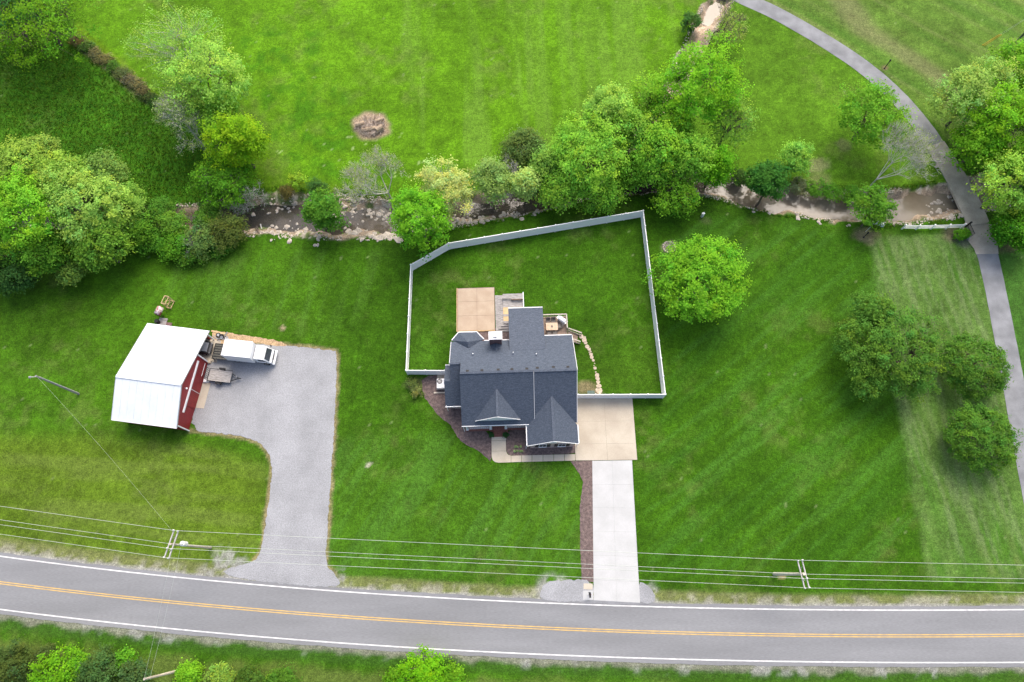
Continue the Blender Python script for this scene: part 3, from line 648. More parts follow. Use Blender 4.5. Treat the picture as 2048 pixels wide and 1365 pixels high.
# chimney with white cap and cricket
chim = MB().box(-3.33, -1.87, 4.45, 5.35, -.3, 5.95).build('chimney', M_BRICKD, house)
MB().box(-3.42, -1.78, 4.40, 5.42, 5.953, 6.06).build('chimney_cap', M_WHITE, chim)
MB().box(-2.85, -2.42, 4.62, 4.80, 6.063, 6.20).box(-2.80, -2.47, 4.66, 4.76, 6.2, 6.24).build('flue', M_STEEL, chim)
roof('cricket', [(-3.40, 4.43, 3.86), (-2.60, 4.43, 4.56), (-2.60, 3.32, 4.66)], .05); roof('cricket', [(-2.60, 4.43, 4.559), (-1.80, 4.43, 3.86), (-2.60, 3.32, 4.659)], .05)
# roof vents and plumbing stacks
def Hl(u, v, z):
    x, y = G(u, v, z); x -= .75; y -= 22.5; a = math.radians(1.9); return (x * math.cos(a) + y * math.sin(a), -x * math.sin(a) + y * math.cos(a))
for u, v in ((935, 743), (964, 742), (996.5, 740.5), (1023.8, 739.5), (1053.7, 738.5), (1074.6, 736.5), (1106.7, 735), (1135.7, 734.5)):
    x, y = Hl(u, v, 6.6); z = zN(y)
    MB().slab([(x - .17, y - .12, z + .13), (x + .17, y - .12, z + .13), (x + .17, y + .14, z + .0), (x - .17, y + .14, z + .0)], .10).build('roof_vent', M_BLACK, house)
for u, v in ((945.7, 708), (1026.4, 705.6), (1072.5, 709.5)):
    x, y = Hl(u, v, 5.2); MB().tube((x, y, zN(y) - .1), (x, y, zN(y) + .42), .06).build('plumbing_stack', M_WHITE, house)
# porch
MB().box(-6.62, 1.2, -5.52, -4.02, -.3, .42).build('porch_floor', M_BRICKR, house)
MB().box(-6.5, 1.2, -5.28, -4.03, 2.86, 2.92).build('porch_ceiling', M_WHITE, house)
MB().box(-6.6, 1.2, -5.42, -5.22, 2.70, 2.855).build('porch_beam', M_WHITE, house)
for x in (-6.45, -3.55, -1.68, .95):
    MB().box(x - .12, x + .12, -5.44, -5.20, .60, 2.698).box(x - .16, x + .16, -5.48, -5.16, .423, .6).build('porch_column', M_WHITE, house)
for a, b in ((-6.3, -3.72), (-1.52, .8)):
    r = MB(); r.box(a, b, -5.35, -5.29, 1.22, 1.29); r.box(a, b, -5.34, -5.30, .55, .6)
    r.build('porch_railing', M_WHITE, house)
    n = int((b - a) / .22)
    for i in range(1, n):
        xx = a + (b - a) * i / n; MB().box(xx - .018, xx + .018, -5.335, -5.305, .6, 1.22).build('baluster', M_WHITE, house)
for i, (ya, zt) in enumerate(((-5.80, .32), (-6.06, .21), (-6.32, .11))):
    MB().box(-3.36, -1.74, ya, -5.525, -.2 - i * .01, zt).build('porch_step', M_BRICKR, house)
for x in (-3.52, -1.60):
    MB().box(x - .14, x + .14, -6.05, -5.526, -.2, .55).box(x - .18, x + .18, -6.28, -5.96, -.2, .46).build('step_cheek', M_BRICKR, house)
# windows with shutters, doors
def window(x, y, z0, z1, w_, dirn=(0, -1), shutters=True, panes=True):
    t = MB(); dx, dy = dirn; tx, ty = -dy, dx
    def bx(o, a0, a1, n0, n1, q0, q1, name, m, par):
        P = [(x + tx * a + dx * n, y + ty * a + dy * n) for a, n in ((a0, n0), (a1, n0), (a1, n1), (a0, n1))]
        return MB().prism(P, q0, q1).build(name, m, par)
    fr = bx(0, -w_ / 2 - .06, w_ / 2 + .06, -.02, .03, z0 - .06, z1 + .08, 'window_frame', M_WHITE, house)
    for a0, a1, q0, q1 in ((-w_ / 2, -.02, z0, (z0 + z1) / 2 - .02), (.02, w_ / 2, z0, (z0 + z1) / 2 - .02), (-w_ / 2, -.02, (z0 + z1) / 2 + .02, z1), (.02, w_ / 2, (z0 + z1) / 2 + .02, z1)):
        bx(0, a0, a1, .0, .045, q0, q1, 'pane', M_GLASS, fr)
    bx(0, -w_ / 2 - .1, w_ / 2 + .1, -.01, .09, z0 - .14, z0 - .062, 'sill', M_WHITE, fr)
    if shutters:
        for s_ in (-1, 1):
            a0 = s_ * (w_ / 2 + .10); a1 = s_ * (w_ / 2 + .52)
            bx(0, min(a0, a1), max(a0, a1), -.01, .05, z0 - .05, z1 + .05, 'shutter', M_BLACK, fr)
window(2.72, -7.86, .85, 2.25, .80); window(5.05, -7.86, .85, 2.25, .80)
MB().prism([(3.45, -7.93), (4.3, -7.93), (4.3, -7.84), (3.45, -7.84)], 3.3, 4.0).build('gable_louvre', M_WHITE, house)
for x in (-5.2, 0.1): window(x, -4.0, .95, 2.4, .9)
MB().box(-3.1, -2.1, -4.09, -3.98, .425, 2.55).build('front_door', M_BRICKR, house)
for y0, y1 in ((-4.8, -2.2), (-1.8, .8)):
    gd = MB().box(6.53, 6.60, y0, y1, .05, 2.35).build('garage_door', M_WHITE, house)
    for i in range(4): MB().box(6.605, 6.63, y0 + .05, y1 - .05, .10 + i * .56, .60 + i * .56).build('door_panel', M_WHITE, gd)
for x in (-5.9, 5.0): window(x, 6.28 if x < 0 else 5.0, 1.0, 2.3, 1.0, (0, 1), False)
window(1.2, 9.2, .7, 2.3, 1.6, (0, 1), False); window(3.18, 7.2, .9, 2.3, 1.2, (1, 0), False); window(-8.0, 3.9, 1.0, 2.2, .9, (-1, 0), False)
for x, y in ((-6.82, -5.45), (.72, -8.0 + .15), (6.95, -7.75), (-8.85, -2.8)):
    MB().tube((x, y, -.1), (x, y, 2.75), .045).build('downspout', M_WHITE, house)
def H(x, y, z=0):
    a = math.radians(1.9); return (.75 + x * math.cos(a) - y * math.sin(a), 22.5 + x * math.sin(a) + y * math.cos(a), z)
HR = math.radians(1.9)

# ------------------------------------------------------------------ lower stepped deck
dk = thing('stepped_deck', 'weathered grey wooden deck with wrap-around steps beside the patio', 'deck', H(-.7, 10, 0), HR)
def D(x, y): return (x + .7, y - 10)                      # house frame -> deck frame
x1, y1 = 1.15, 12.62
lv = [(-2.60, 7.50, .14), (-2.25, 7.82, .28), (-1.90, 8.14, .42), (-1.55, 8.46, .56)]
for k_, (x0, y0, z) in enumerate(lv[:3]):
    (a, b), (c, d) = D(x0, y0), D(x1 - .004 * k_, y1 - .15 * k_)
    MB().box(a, c, b, d, -.1 + .003 * k_, z - .034).build('step_riser', M_DECK, dk)
    n = 2
    for i in range(n):                                   # tread boards: west side, then south side
        w_ = .36 / n
        MB().box(a + i * w_ + .008, a + (i + 1) * w_ - .008, b, d, z - .032, z).build('tread_board', M_DECK, dk)
        MB().box(a + .37, c - .01, b + i * .16 + .008, b + (i + 1) * .16 - .008, z - .032, z + .001).build('tread_board', M_DECK, dk)
(a, b), (c, d) = D(-1.55, 8.46), D(x1, y1)
MB().box(a, c - .02, b, d - .47, -.1, .525).build('deck_frame', M_DECK, dk)
nb = 26
for i in range(nb):
    yy = b + (d - b) * i / nb; m = M_NEWWOOD if 2 <= i <= 5 or 8 <= i <= 13 else M_DECK
    MB().box(a - .02, c, yy + .006, yy + (d - b) / nb - .006, .527, .56).build('deck_board', m, dk)
(ba, bb) = D(-.55, 11.55); (bc, bd) = D(1.1, 12.6)
MB().box(bc - 1.55, bc - .05, bb + .15, bb + .55, .96, 1.02).box(bc - 1.5, bc - 1.42, bb + .2, bb + .5, .56, .96).box(bc - .2, bc - .12, bb + .2, bb + .5, .56, .96).build('bench_seat', M_DECK, dk)
MB().box(bc - 1.55, bc - .05, bb + .08, bb + .145, .60, 1.01).build('bench_apron', M_DECKB, dk)
MB().box(bc - 2.75, bc - 1.62, bb + .30, bb + .55, .86, .92).box(bc - 2.7, bc - 2.62, bb + .32, bb + .5, .56, .86).build('bench_seat', M_DECK, dk)
MB().bar((c - .02, b, 1.0), (c - .02, d, 1.0), .10, .06).build('side_rail', M_WHITE, dk)
for i in range(4):
    yy = b + .1 + (d - b - .2) * i / 3; MB().box(c - .08, c, yy - .05, yy + .05, .56, .97).build('rail_post', M_WHITE, dk)

# ------------------------------------------------------------------ upper deck with railings and stairs
ud = thing('railed_deck', 'brown wooden deck with timber railings at the back of the house', 'deck', H(5.0, 7.4, 0), HR)
zt = 1.0
nb = 17; xa, xb, ya, yb_ = -1.75, 1.62, -1.95, 1.60
MB().box(xa, xb - .02, ya + .02, yb_ - .02, .78, .962).build('deck_frame', M_DECKB, ud)
for i in range(nb):
    y = ya + (yb_ - ya) * i / nb; MB().box(xa, xb, y + .006, y + (yb_ - ya) / nb - .006, .964, zt).build('deck_board', M_DECKB, ud)
for x, y in ((-.2, 1.5), (1.5, 1.5), (1.5, -.2), (1.5, -1.5)): MB().box(x - .07, x + .07, y - .07, y + .07, -.2, .778).build('support_post', M_DECKB, ud)
def railing(parent, p, q, z0a, z0b, h=1.0, step=.2, m=M_RAIL):
    p = Vector(p); q = Vector(q); n = max(2, int((q - p).length / step))
    MB().bar((p.x, p.y, z0a + h), (q.x, q.y, z0b + h), .14, .05).build('top_rail', m, parent)
    MB().bar((p.x, p.y, z0a + .12), (q.x, q.y, z0b + .12), .05, .06).build('bottom_rail', m, parent)
    for i in range(n + 1):
        t = i / n; x = p.x + (q.x - p.x) * t; y = p.y + (q.y - p.y) * t; z = z0a + (z0b - z0a) * t
        e = i in (0, n); w_ = .05 if e else .022
        MB().box(x - w_, x + w_, y - w_, y + w_, z, z + h - .02).build('rail_post' if e else 'baluster', m, parent)
railing(ud, (xa + .05, yb_ - .06), (xb - .06, yb_ - .06), zt, zt); railing(ud, (xb - .06, yb_ - .06), (xb - .06, -.33), zt, zt); 
sa = math.radians(-12)
def st(d, s): return (xb + d * math.cos(sa) - s * math.sin(sa), -.95 + d * math.sin(sa) + s * math.cos(sa))
for i in range(6):
    z = zt - .17 * (i + 1); P = [st(i * .27 + .01, -.55), st(i * .27 + .29, -.55), st(i * .27 + .29, .55), st(i * .27 + .01, .55)]
    MB().prism(P, z - .04, z).build('stair_tread', M_DECKB, ud)
for s_ in (-.60, .60):
    p, q = st(0, s_), st(1.75, s_)
    MB().bar((*p, .85), (*q, -.05), .05, .22).build('stringer', M_RAIL, ud); railing(ud, p, q, .92, .05, .95)

# ------------------------------------------------------------------ deck furniture
def chair(loc, rz, label):
    t = thing('patio_chair', label, 'chair', loc, rz, 'chairs on the railed deck')
    MB().box(-.26, .26, -.25, .25, .40, .45).build('seat', M_FABRIC, t, bevel=.015)
    MB().slab([(-.26, .22, .46), (.26, .22, .46), (.26, .36, .95), (-.26, .36, .95)], .04, (0, 1, 0)).build('backrest', M_FABRIC, t)
    for x in (-.25, .25):
        for y in (-.24, .24): MB().bar((x, y, .0), (x, y, .40), .035).build('leg', M_BLACK, t)
        MB().bar((x * 1.12, -.22, .62), (x * 1.12, .26, .62), .045, .03).build('armrest', M_BLACK, t)
    return t
tb = thing('dining_table', 'square tan patio table on the railed deck', 'table', H(4.62, 7.42, 1.002), HR)
for i in range(4): MB().box(-.76 + i * .38 + .004, -.76 + (i + 1) * .38 - .004, -.50, .50, .68, .72).build('top_board', M_TABLE, tb)
for x in (-.68, .68):
    for y in (-.42, .42): MB().box(x - .035, x + .035, y - .035, y + .035, 0, .679).build('leg', M_BLACK, tb)
MB().box(-.12, .12, -.12, .12, .722, .76).build('centre_plate', M_FABRIC, tb)
chair(H(4.18, 8.22, 1.003), HR, 'grey deck chair behind the table, on the left'); chair(H(4.86, 8.24, 1.003), HR, 'grey deck chair behind the table, on the right')
chair(H(5.62, 7.5, 1.003), HR - math.pi / 2, 'grey deck chair at the right end of the table')
chair(H(4.28, 6.62, 1.003), HR + math.pi, 'grey deck chair in front of the table, on the left'); chair(H(4.98, 6.62, 1.003), HR + math.pi, 'grey deck chair in front of the table, on the right')
gr = thing('gas_grill', 'gas grill under a pale cover in the deck corner', 'grill', H(5.98, 8.30, 1.003), HR + math.radians(-38))
MB().extr([(-.28, .02), (.28, .02), (.30, .75), (.22, .98), (0, 1.08), (-.22, .98), (-.30, .75)], 'x', -.48, .48).build('cover', M_VINYL, gr, bevel=.03)
MB().box(.485, .74, -.24, .22, .70, .80).box(-.74, -.485, -.24, .22, .70, .80).build('side_shelf', M_VINYL, gr)
MB().box(-.42, .42, -.36, -.315, .55, .60).build('handle_bar', M_BLACK, gr)
# air conditioner
x, y = G(881.5, 767, .9)
ac = thing('air_conditioner', 'white box air conditioner with a round top fan beside the house', 'air conditioner', (x, y, .062), HR)
MB().box(-.50, .50, -.62, .60, 0, .88).build('cabinet', M_TRUCK, ac, bevel=.03)
MB().lathe([(.33, .882), (.33, .91), (.30, .92)], (-.14, .24), 20).build('fan_grille', M_BLACK, ac)
for i in range(5):
    t_ = i * 2 * math.pi / 5; MB().bar((-.14, .24, .924), (-.14 + .26 * math.cos(t_), .24 + .26 * math.sin(t_), .924), .09, .012).build('fan_blade', M_STEEL, ac)
MB().box(-.5, .5, -.68, -.63, .1, .8).build('louvre_panel', M_STEEL, ac)
x, y = G(882, 786); MB().box(-.9, .6, -.09, .09, 0, .12).build('landscape_timber', M_RAIL, None, (x, y, .014), HR); tag(bpy.data.objects['landscape_timber'], 'short timber lying on the mulch below the air conditioner', 'timber')
# planters
for u, lab in ((983, 'dark green potted shrub left of the porch steps'), (1011.5, 'dark green potted shrub right of the porch steps')):
    PLANTERS = globals().setdefault('PLANTERS', []); PLANTERS.append((G(u, 871, .4), lab))
# septic lid / storage bin
x, y = G(1182, 786.5, .3)
gb = thing('utility_box', 'small dark green utility box inside the fence by the stone path', 'utility box', (x, y, 0), HR)
MB().box(-.42, .42, -.26, .26, -.1, .30).build('box_body', M_GREEN, gb, bevel=.02); MB().box(-.46, .46, -.30, .30, .302, .36).build('lid', M_GREEN, gb, bevel=.02)

# ------------------------------------------------------------------ stepping stones
sp = struct_root('stone_path', 'curved row of pale flat stones from the deck stairs to the fence gate')
rs = random.Random(4)
for X, Y, r in [(1710, 660, .36), (1745, 703, .36), (1762, 737, .25), (1752, 672, .18), (1780, 783, .30), (1803, 812, .26), (1820, 838, .14), (1804, 848, .10), (1828, 872, .26), (1835, 908, .26), (1850, 943, .22), (1868, 980, .10), (1860, 1005, .09), (1870, 1035, .24), (1880, 1080, .13), (1897, 1118, .30), (1903, 1154, .29), (1908, 1198, .28), (1915, 1246, .36), (1920, 1300, .50)]:
    x, y = G(870 + X / 5.851, 560 + Y / 5.851)
    n = 9; P = []
    for i in range(n):
        a = 2 * math.pi * i / n; q = r * .92 * rs.uniform(.82, 1.12); P.append((q * math.cos(a) * 1.05, q * math.sin(a)))
    MB().prism(P, -.05, .05).build('stone', M_STONE, sp, (x, y, .0), bevel=.02)

# ------------------------------------------------------------------ white privacy fence
fx, fy = G(1050, 760)
fence = thing('privacy_fence', 'white vinyl privacy fence round the back yard', 'fence')
FT = GP([(889, 741.5), (812, 741), (821.5, 530), (897, 486.5), (1286.5, 421.5), (1331, 789), (1156, 789.5)], 1.8)
POSTM = None; CAPM = None
def post(x, y, rz):
    global POSTM, CAPM
    if POSTM is None:
        POSTM = MB().box(-.07, .07, -.07, .07, -.2, 1.86).mesh('post'); CAPM = MB().add([(-.095, -.095, 1.862), (.095, -.095, 1.862), (.095, .095, 1.862), (-.095, .095, 1.862), (0, 0, 1.95)], [(0, 1, 4), (1, 2, 4), (2, 3, 4), (3, 0, 4), (3, 2, 1, 0)]).mesh('post_cap')
    p = link('post', POSTM, M_VINYL, fence, (x, y, 0), rz); link('post_cap', CAPM, M_VINYL, p)
for i in range(len(FT) - 1):
    a = Vector(FT[i]); b = Vector(FT[i + 1]); L_ = (b - a).length; n = max(1, round(L_ / 2.35)); rz = math.atan2(b.y - a.y, b.x - a.x); s_ = L_ / n
    pm = MB().box(.075, s_ - .075, -.022, .022, .12, 1.70).mesh('panel'); rm = MB().box(.07, s_ - .07, -.045, .045, 1.703, 1.80).mesh('panel_rail'); rb = MB().box(.07, s_ - .07, -.04, .04, .03, .118).mesh('panel_rail')
    for k_ in range(n):
        c = a + (b - a) * (k_ / n); post(c.x, c.y, rz)
        p = link('panel', pm, M_VINYL, fence, (c.x, c.y, 0), rz); link('top_rail', rm, M_VINYL, p); link('bottom_rail', rb, M_VINYL, p)
post(FT[-1][0], FT[-1][1], 0)
# ------------------------------------------------------------------ barn
BA = math.radians(-7.4); BO = (-40.25, 16.85)
def Bw(x, y, z=0): return (BO[0] + x * math.cos(BA) - y * math.sin(BA), BO[1] + x * math.sin(BA) + y * math.cos(BA), z)
def Bl(u, v, z=0):
    x, y = G(u, v, z); x -= BO[0]; y -= BO[1]; return (x * math.cos(BA) + y * math.sin(BA), -x * math.sin(BA) + y * math.cos(BA))
barn = thing('barn', 'red metal barn with a white metal gable roof beside the gravel lot', 'barn', (*BO, 0), BA)
ye_, yr, yn = -.25, 4.65, 12.55                          # south eave, ridge, north eave (roof edges)
zs_, zr, zn = 3.3, 5.1, 2.25
x0, x1 = -7.95, .12
def zb(y): return zr - (zr - zs_) * (yr - y) / (yr - ye_) if y < yr else zr - (zr - zn) * (y - yr) / (yn - yr)
def gable(xa, xb, y0, y1, name, m): 
    pr = [(y0, -.2), (y1, -.2), (y1, zb(y1) - .13)] + ([(yr, zb(yr) - .13)] if y0 < yr < y1 else []) + [(y0, zb(y0) - .13)]
    return MB().extr(pr, 'x', xa, xb).build(name, m, barn)
gable(-.12, 0, .02, 9.0, 'east_wall', M_RED)
gable(-7.72, -7.6, .02, 12.2, 'west_wall', M_RED)
MB().box(-7.6, -.121, .02, .14, -.2, zb(.08) - .14).build('south_wall', M_RED, barn)
MB().box(-7.6, -.5, 12.05, 12.19, -.2, zb(12.1) - .14).build('north_wall', M_RED, barn)
gable(-7.59, -.13, 8.88, 8.995, 'inner_wall', M_RED)
for y in (9.07, 12.1): MB().box(-.16, -.005, y - .075, y + .075, -.2, zb(y) - .15).build('bay_post', M_WHITE, barn)
# roof as standing metal sheets, each with its rib
n = 9
for i in range(n):
    xa = x0 + (x1 - x0) * i / n; xb = x0 + (x1 - x0) * (i + 1) / n - .012
    for (ya, za), (yc, zc_) in (((ye_, zs_), (yr, zr)), ((yr, zr), (yn, zn))):
        s_ = MB().slab([(xa, ya, za), (xb, ya, za), (xb, yc, zc_), (xa, yc, zc_)], .05).build('roof_sheet', M_GALV, barn)
        MB().bar((xb, ya, za + .015), (xb, yc, zc_ + .015), .04, .05).build('roof_rib', M_GALV, s_)
MB().bar((x0, yr, zr + .03), (x1, yr, zr + .03), .32, .06).build('ridge_cap', M_GALV, barn)
def btrim(p, q, w_=.12, h_=.12, m=M_WHITE, name='trim_board'): MB().bar(p, q, w_, h_).build(name, m, barn)
for xx in (x0 - .03, x1 + .03):
    btrim((xx, ye_, zs_ - .08), (xx, yr, zr - .08), .05, .16, M_STEEL, 'rake_trim'); btrim((xx, yr, zr - .08), (xx, yn, zn - .08), .05, .16, M_STEEL, 'rake_trim')
btrim((x0, ye_ - .06, zs_ - .08), (x1, ye_ - .06, zs_ - .08), .10, .12, M_WHITE, 'gutter')
btrim((.05, .03, -.1), (.05, .03, 3.1), .14, .14, M_WHITE, 'corner_trim'); btrim((.05, 9.0, -.1), (.05, 9.0, zb(9) - .2), .14, .14, M_WHITE, 'corner_trim')
btrim((.10, 1.75, 2.72), (.10, 8.35, 2.72), .16, .24, M_WHITE, 'door_track')
# sliding doors of ribbed sheets and ribbed wall
for a, b in ((2.75, 4.75), (4.78, 6.8)):
    dr = MB().box(.03, .085, a, b, .08, 2.58).build('sliding_door', M_RED, barn)
    k_ = int((b - a) / .25)
    for i in range(k_): MB().box(.086, .108, a + .06 + i * .25, a + .12 + i * .25, .10, 2.56).build('sheet_rib', M_RED, dr)
btrim((.105, 4.765, .08), (.105, 4.765, 2.58), .05, .06, M_WHITE, 'door_edge')
for i in range(34):
    y = .2 + i * .258
    if 2.7 < y < 6.85: continue
    MB().box(.001, .022, y, y + .06, -.1, zb(y) - .3).build('wall_rib', M_RED, barn)
for i in range(29):
    x = -7.4 + i * .258; MB().box(x, x + .06, -.002, .019, -.1, 3.0).build('wall_rib', M_RED, barn)
for x in (-6.4, -3.9, -.5): btrim((x, -.02, 2.6), (x, ye_ - .02, 3.15), .06, .06, M_WHITE, 'eave_bracket')
btrim((.12, 6.9, .9), (.12, 8.6, .9), .05, .05, M_WHITE, 'latch_bar')
l = MB().tube((.02, 4.5, 4.0), (.22, 4.5, 3.95), .03).build('lamp_arm', M_STEEL, barn); MB().lathe([(.05, 3.98), (.13, 3.88), (.10, 3.84)], (.26, 4.5), 10).build('lamp_shade', M_WHITE, l)
# items around the barn
def tire(loc, label, tilt=0, r=.33, m=M_RUBBER):
    t = thing('tyre', label, 'tyre', loc); t.rotation_euler = (tilt, 0, .4)
    MB().lathe([(r * .55, -.09), (r * .93, -.1), (r, -.06), (r, .06), (r * .93, .1), (r * .55, .09)], n=16).build('tread', m, t, (0, 0, .1)); MB().lathe([(r * .5, -.03), (r * .5, .03)], n=12).build('hub', M_STEEL, t, (0, 0, .195))
    return t
x, y = G(436, 670, .25); tire((x, y, .02), 'black tyre lying by the barn corner, left of the pair'); x, y = G(442, 673, .3); tire((x, y, .03), 'black tyre leaning by the barn corner, right of the pair', .5, .36)
x, y = G(437, 665.5); tag(MB().box(-.95, .95, -.10, .10, .03, .10).build('plank', M_NEWWOOD, None, (x, y, 0), math.radians(-13)), 'pale new plank lying along the grass edge by the barn', 'plank')
x, y = G(434, 678); tag(MB().box(-.7, .7, -.07, .07, .03, .09).build('plank', M_DECK, None, (x, y, .02), math.radians(-38)), 'grey old plank lying by the tyres at the barn corner', 'plank')
rs = random.Random(9)
jk = thing('scrap_heap', 'small heap of grey scrap metal and sticks by the barn corner', 'scrap heap', (*G(448, 673), 0))
for i in range(16):
    a = rs.uniform(0, 3.14); L_ = rs.uniform(.25, .8); c = (rs.uniform(-.6, .6), rs.uniform(-.45, .45), rs.uniform(.06, .25)); d_ = (math.cos(a) * L_ / 2, math.sin(a) * L_ / 2, rs.uniform(-.05, .1))
    MB().bar(tuple(p - q for p, q in zip(c, d_)), tuple(p + q for p, q in zip(c, d_)), rs.uniform(.04, .12), .04).build('scrap_bar', rs.choice([M_STEEL, M_DECK, M_BLACK, M_STEEL]), jk)
for i, (u, v, lab) in enumerate(((420, 725, 'small pale stone block at the barn corner by the trailer'), (412, 763, 'small white metal box beside the trailer ramp'))):
    x, y = G(u, v); tag(MB().box(-.22, .22, -.2, .2, -.05, .32).build('block' if i == 0 else 'metal_box', M_STONE if i == 0 else M_TRUCK, None, (x, y, .022), BA, bevel=.04), lab, 'block' if i == 0 else 'box')
# wooden rack: box frame with braces
x, y = G(346, 611)
rk = thing('wooden_rack', 'pale open wooden rack frame standing behind the barn', 'rack', (x, y, 0), math.radians(-16))
def beam(p, q, w_=.07): MB().bar(p, q, w_).build('beam', M_NEWWOOD, rk)
X0, X1, Y0, Y1, ZZ = -.55, .0, -.55, .55, 1.7
for xx in (X0, X1):
    for yy in (Y0, Y1): beam((xx, yy, -.05), (xx, yy, ZZ))
    for z in (.15, ZZ): beam((xx, Y0, z), (xx, Y1, z))
    beam((xx, Y0, .2), (xx, Y1, ZZ - .05), .05); beam((xx, Y1, .2), (xx, Y0, ZZ - .05), .05)
for yy in (Y0, Y1):
    for z in (.15, ZZ): beam((X0, yy, z), (X1, yy, z))
x, y = G(319, 623, 1.0)
tk = thing('fuel_tank', 'rust-streaked white fuel tank on legs behind the barn', 'tank', (x, y, 0), math.radians(72))
MB().tube((-.5, 0, 1.15), (.5, 0, 1.15), .42, n=18).tube((-.58, 0, 1.15), (-.5, 0, 1.15), .3, .42, 18, False).tube((.5, 0, 1.15), (.58, 0, 1.15), .42, .3, 18, False).build('tank_shell', M_RUST, tk, smooth=True)
for a in (-.4, .4):
    for b in (-.28, .28): MB().bar((a, b * 1.2, -.05), (a, b, .9), .05).build('leg', M_BLACK, tk)
x, y = G(326, 645)
pc = thing('pallet_stack', 'stack of weathered pallet boards behind the barn', 'pallet', (x, y, 0), BA)
for i in range(6): MB().box(-.55, .55, -.5 + i * .18, -.36 + i * .18, .12, .15).build('slat', M_DECK, pc)
for yy in (-.45, .45): MB().box(-.55, .55, yy - .04, yy + .04, .0, .119).build('runner', M_DECK, pc)
x, y = G(315, 644, .4); tag(MB().lathe([(.24, 0), (.27, .05), (.28, .75), (.24, .80)], n=14).build('barrel', M_BLACK, None, (x, y, -.02)), 'black barrel standing beside the pallets behind the barn', 'barrel')
x, y = G(338, 649); tag(MB().box(-.5, .4, -.2, .2, -.02, .14).build('timber_offcut', M_BRICKD, None, (x, y, 0), BA), 'reddish timber offcut on the grass behind the barn', 'timber')
x, y = G(231.5, 785, 1.1)
vb = thing('vent_pipe', 'small white domed pipe standing west of the barn', 'pipe', (x, y, 0)); MB().tube((0, 0, -.05), (0, 0, 1.0), .09).build('riser', M_WHITE, vb); MB().lathe([(.16, .98), (.22, 1.06), (.2, 1.16), (.1, 1.22)], n=12).build('dome_cap', M_WHITE, vb)

# ------------------------------------------------------------------ box truck
def wheel(parent, x, y, r, w_, rim=M_STEEL):
    wh = MB().tube((x, y - w_ / 2, r), (x, y + w_ / 2, r), r, n=16).build('wheel', M_RUBBER, parent); MB().tube((x, y - w_ / 2 - .01, r), (x, y + w_ / 2 + .01, r), r * .55, n=12).build('rim', rim, wh)
p0 = np.array(G(445.3, 694.3, 3.1)); p1 = np.array(G(502.3, 700, 3.1)); pc_ = (p0 + p1) / 2; ta = math.atan2(p1[1] - p0[1], p1[0] - p0[0])
tk = thing('box_truck', 'white box truck with a rear ramp parked by the barn', 'truck', (*pc_, .022), ta)
L2, W2 = np.linalg.norm(p1 - p0) / 2, 1.08
MB().box(-L2, L2, -W2, W2, .92, 3.08).build('cargo_box', M_TRUCK, tk, bevel=.05)
for y in (-1, 1):
    MB().box(-L2 + .05, L2 - .05, y * W2 - .012 if y > 0 else y * W2 - .02, y * W2 + .02 if y > 0 else y * W2 + .012, .93, 1.02).build('side_rail', M_STEEL, tk)
    MB().box(-L2 + .03, L2 - .03, y * (W2 - .05) - .05, y * (W2 - .05) + .05, 3.04, 3.11).build('roof_rail', M_TRUCK, tk)
MB().box(-L2, L2 + 1.9, -.42, .42, .50, .91).build('chassis', M_BLACK, tk)
xc = L2 + .12
cab = MB().extr([(xc, .75), (xc + 1.95, .70), (xc + 1.95, 1.08), (xc + 1.72, 1.30), (xc + 1.30, 2.16), (xc + 1.05, 2.26), (xc + .05, 2.26), (xc, 2.2)], 'y', -.92, .92).build('cab', M_TRUCK, tk, bevel=.05)
MB().slab([(xc + 1.765, -.80, 1.33), (xc + 1.765, .80, 1.33), (xc + 1.375, .74, 2.12), (xc + 1.375, -.74, 2.12)], .03, (-.7, 0, -.5)).build('windscreen', M_GLASS, cab)
for y in (-1, 1):
    MB().add([(xc + .45, y * .928, 1.42), (xc + 1.45, y * .928, 1.42), (xc + 1.18, y * .928, 2.05), (xc + .45, y * .928, 2.05), (xc + .45, y * .88, 1.42), (xc + 1.45, y * .88, 1.42), (xc + 1.18, y * .88, 2.05), (xc + .45, y * .88, 2.05)], [(0, 1, 2, 3), (7, 6, 5, 4), (0, 4, 5, 1), (1, 5, 6, 2), (2, 6, 7, 3), (3, 7, 4, 0)]).build('side_window', M_GLASS, cab)
    MB().bar((xc + 1.5, y * .92, 1.5), (xc + 1.62, y * 1.22, 1.55), .04).box(xc + 1.56, xc + 1.66, y * 1.22 - .06, y * 1.22 + .06, 1.35, 1.75).build('mirror', M_BLACK, cab)
    MB().box(xc + 1.93, xc + 2.0, y * .68 - .14, y * .68 + .14, .80, .98).build('headlight', M_GLASS, cab)
MB().box(xc + 1.90, xc + 2.22, -.98, .98, .42, .68).build('bumper', M_TRUCK, tk, bevel=.06)
MB().box(xc + 1.96, xc + 2.0, -.45, .45, .72, .98).build('grille', M_BLACK, cab)
for x in (-L2 + 1.0, xc + 1.15):
    for y in (-.84, .84): wheel(tk, x, y, .40, .24)
# fold-out rear ramp of bars on two prop legs
for y in (-.95, .95): MB().box(-L2 - 2.1, -L2 - 2.04, y - .03, y + .03, .0, .777).build('ramp_prop', M_BLACK, tk)
rp = MB().box(-L2 - 2.12, -L2 - 2.05, -1.02, 1.02, .78, .86).box(-L2 - .12, -L2 - .05, -1.02, 1.02, .78, .86).build('rear_ramp', M_BLACK, tk)
for i in range(7):
    y = -1.0 + i * 2.0 / 6; MB().box(-L2 - 2.05, -L2 - .12, y - .04, y + .04, .79, .85).build('ramp_bar', M_BLACK, rp)
MB().box(-L2 - 2.08, -L2 - .1, -1.0, 1.0, .74, .77).build('ramp_mesh', mat('ramp_mesh', (.13, .13, .11), (.09, .09, .08)), rp)
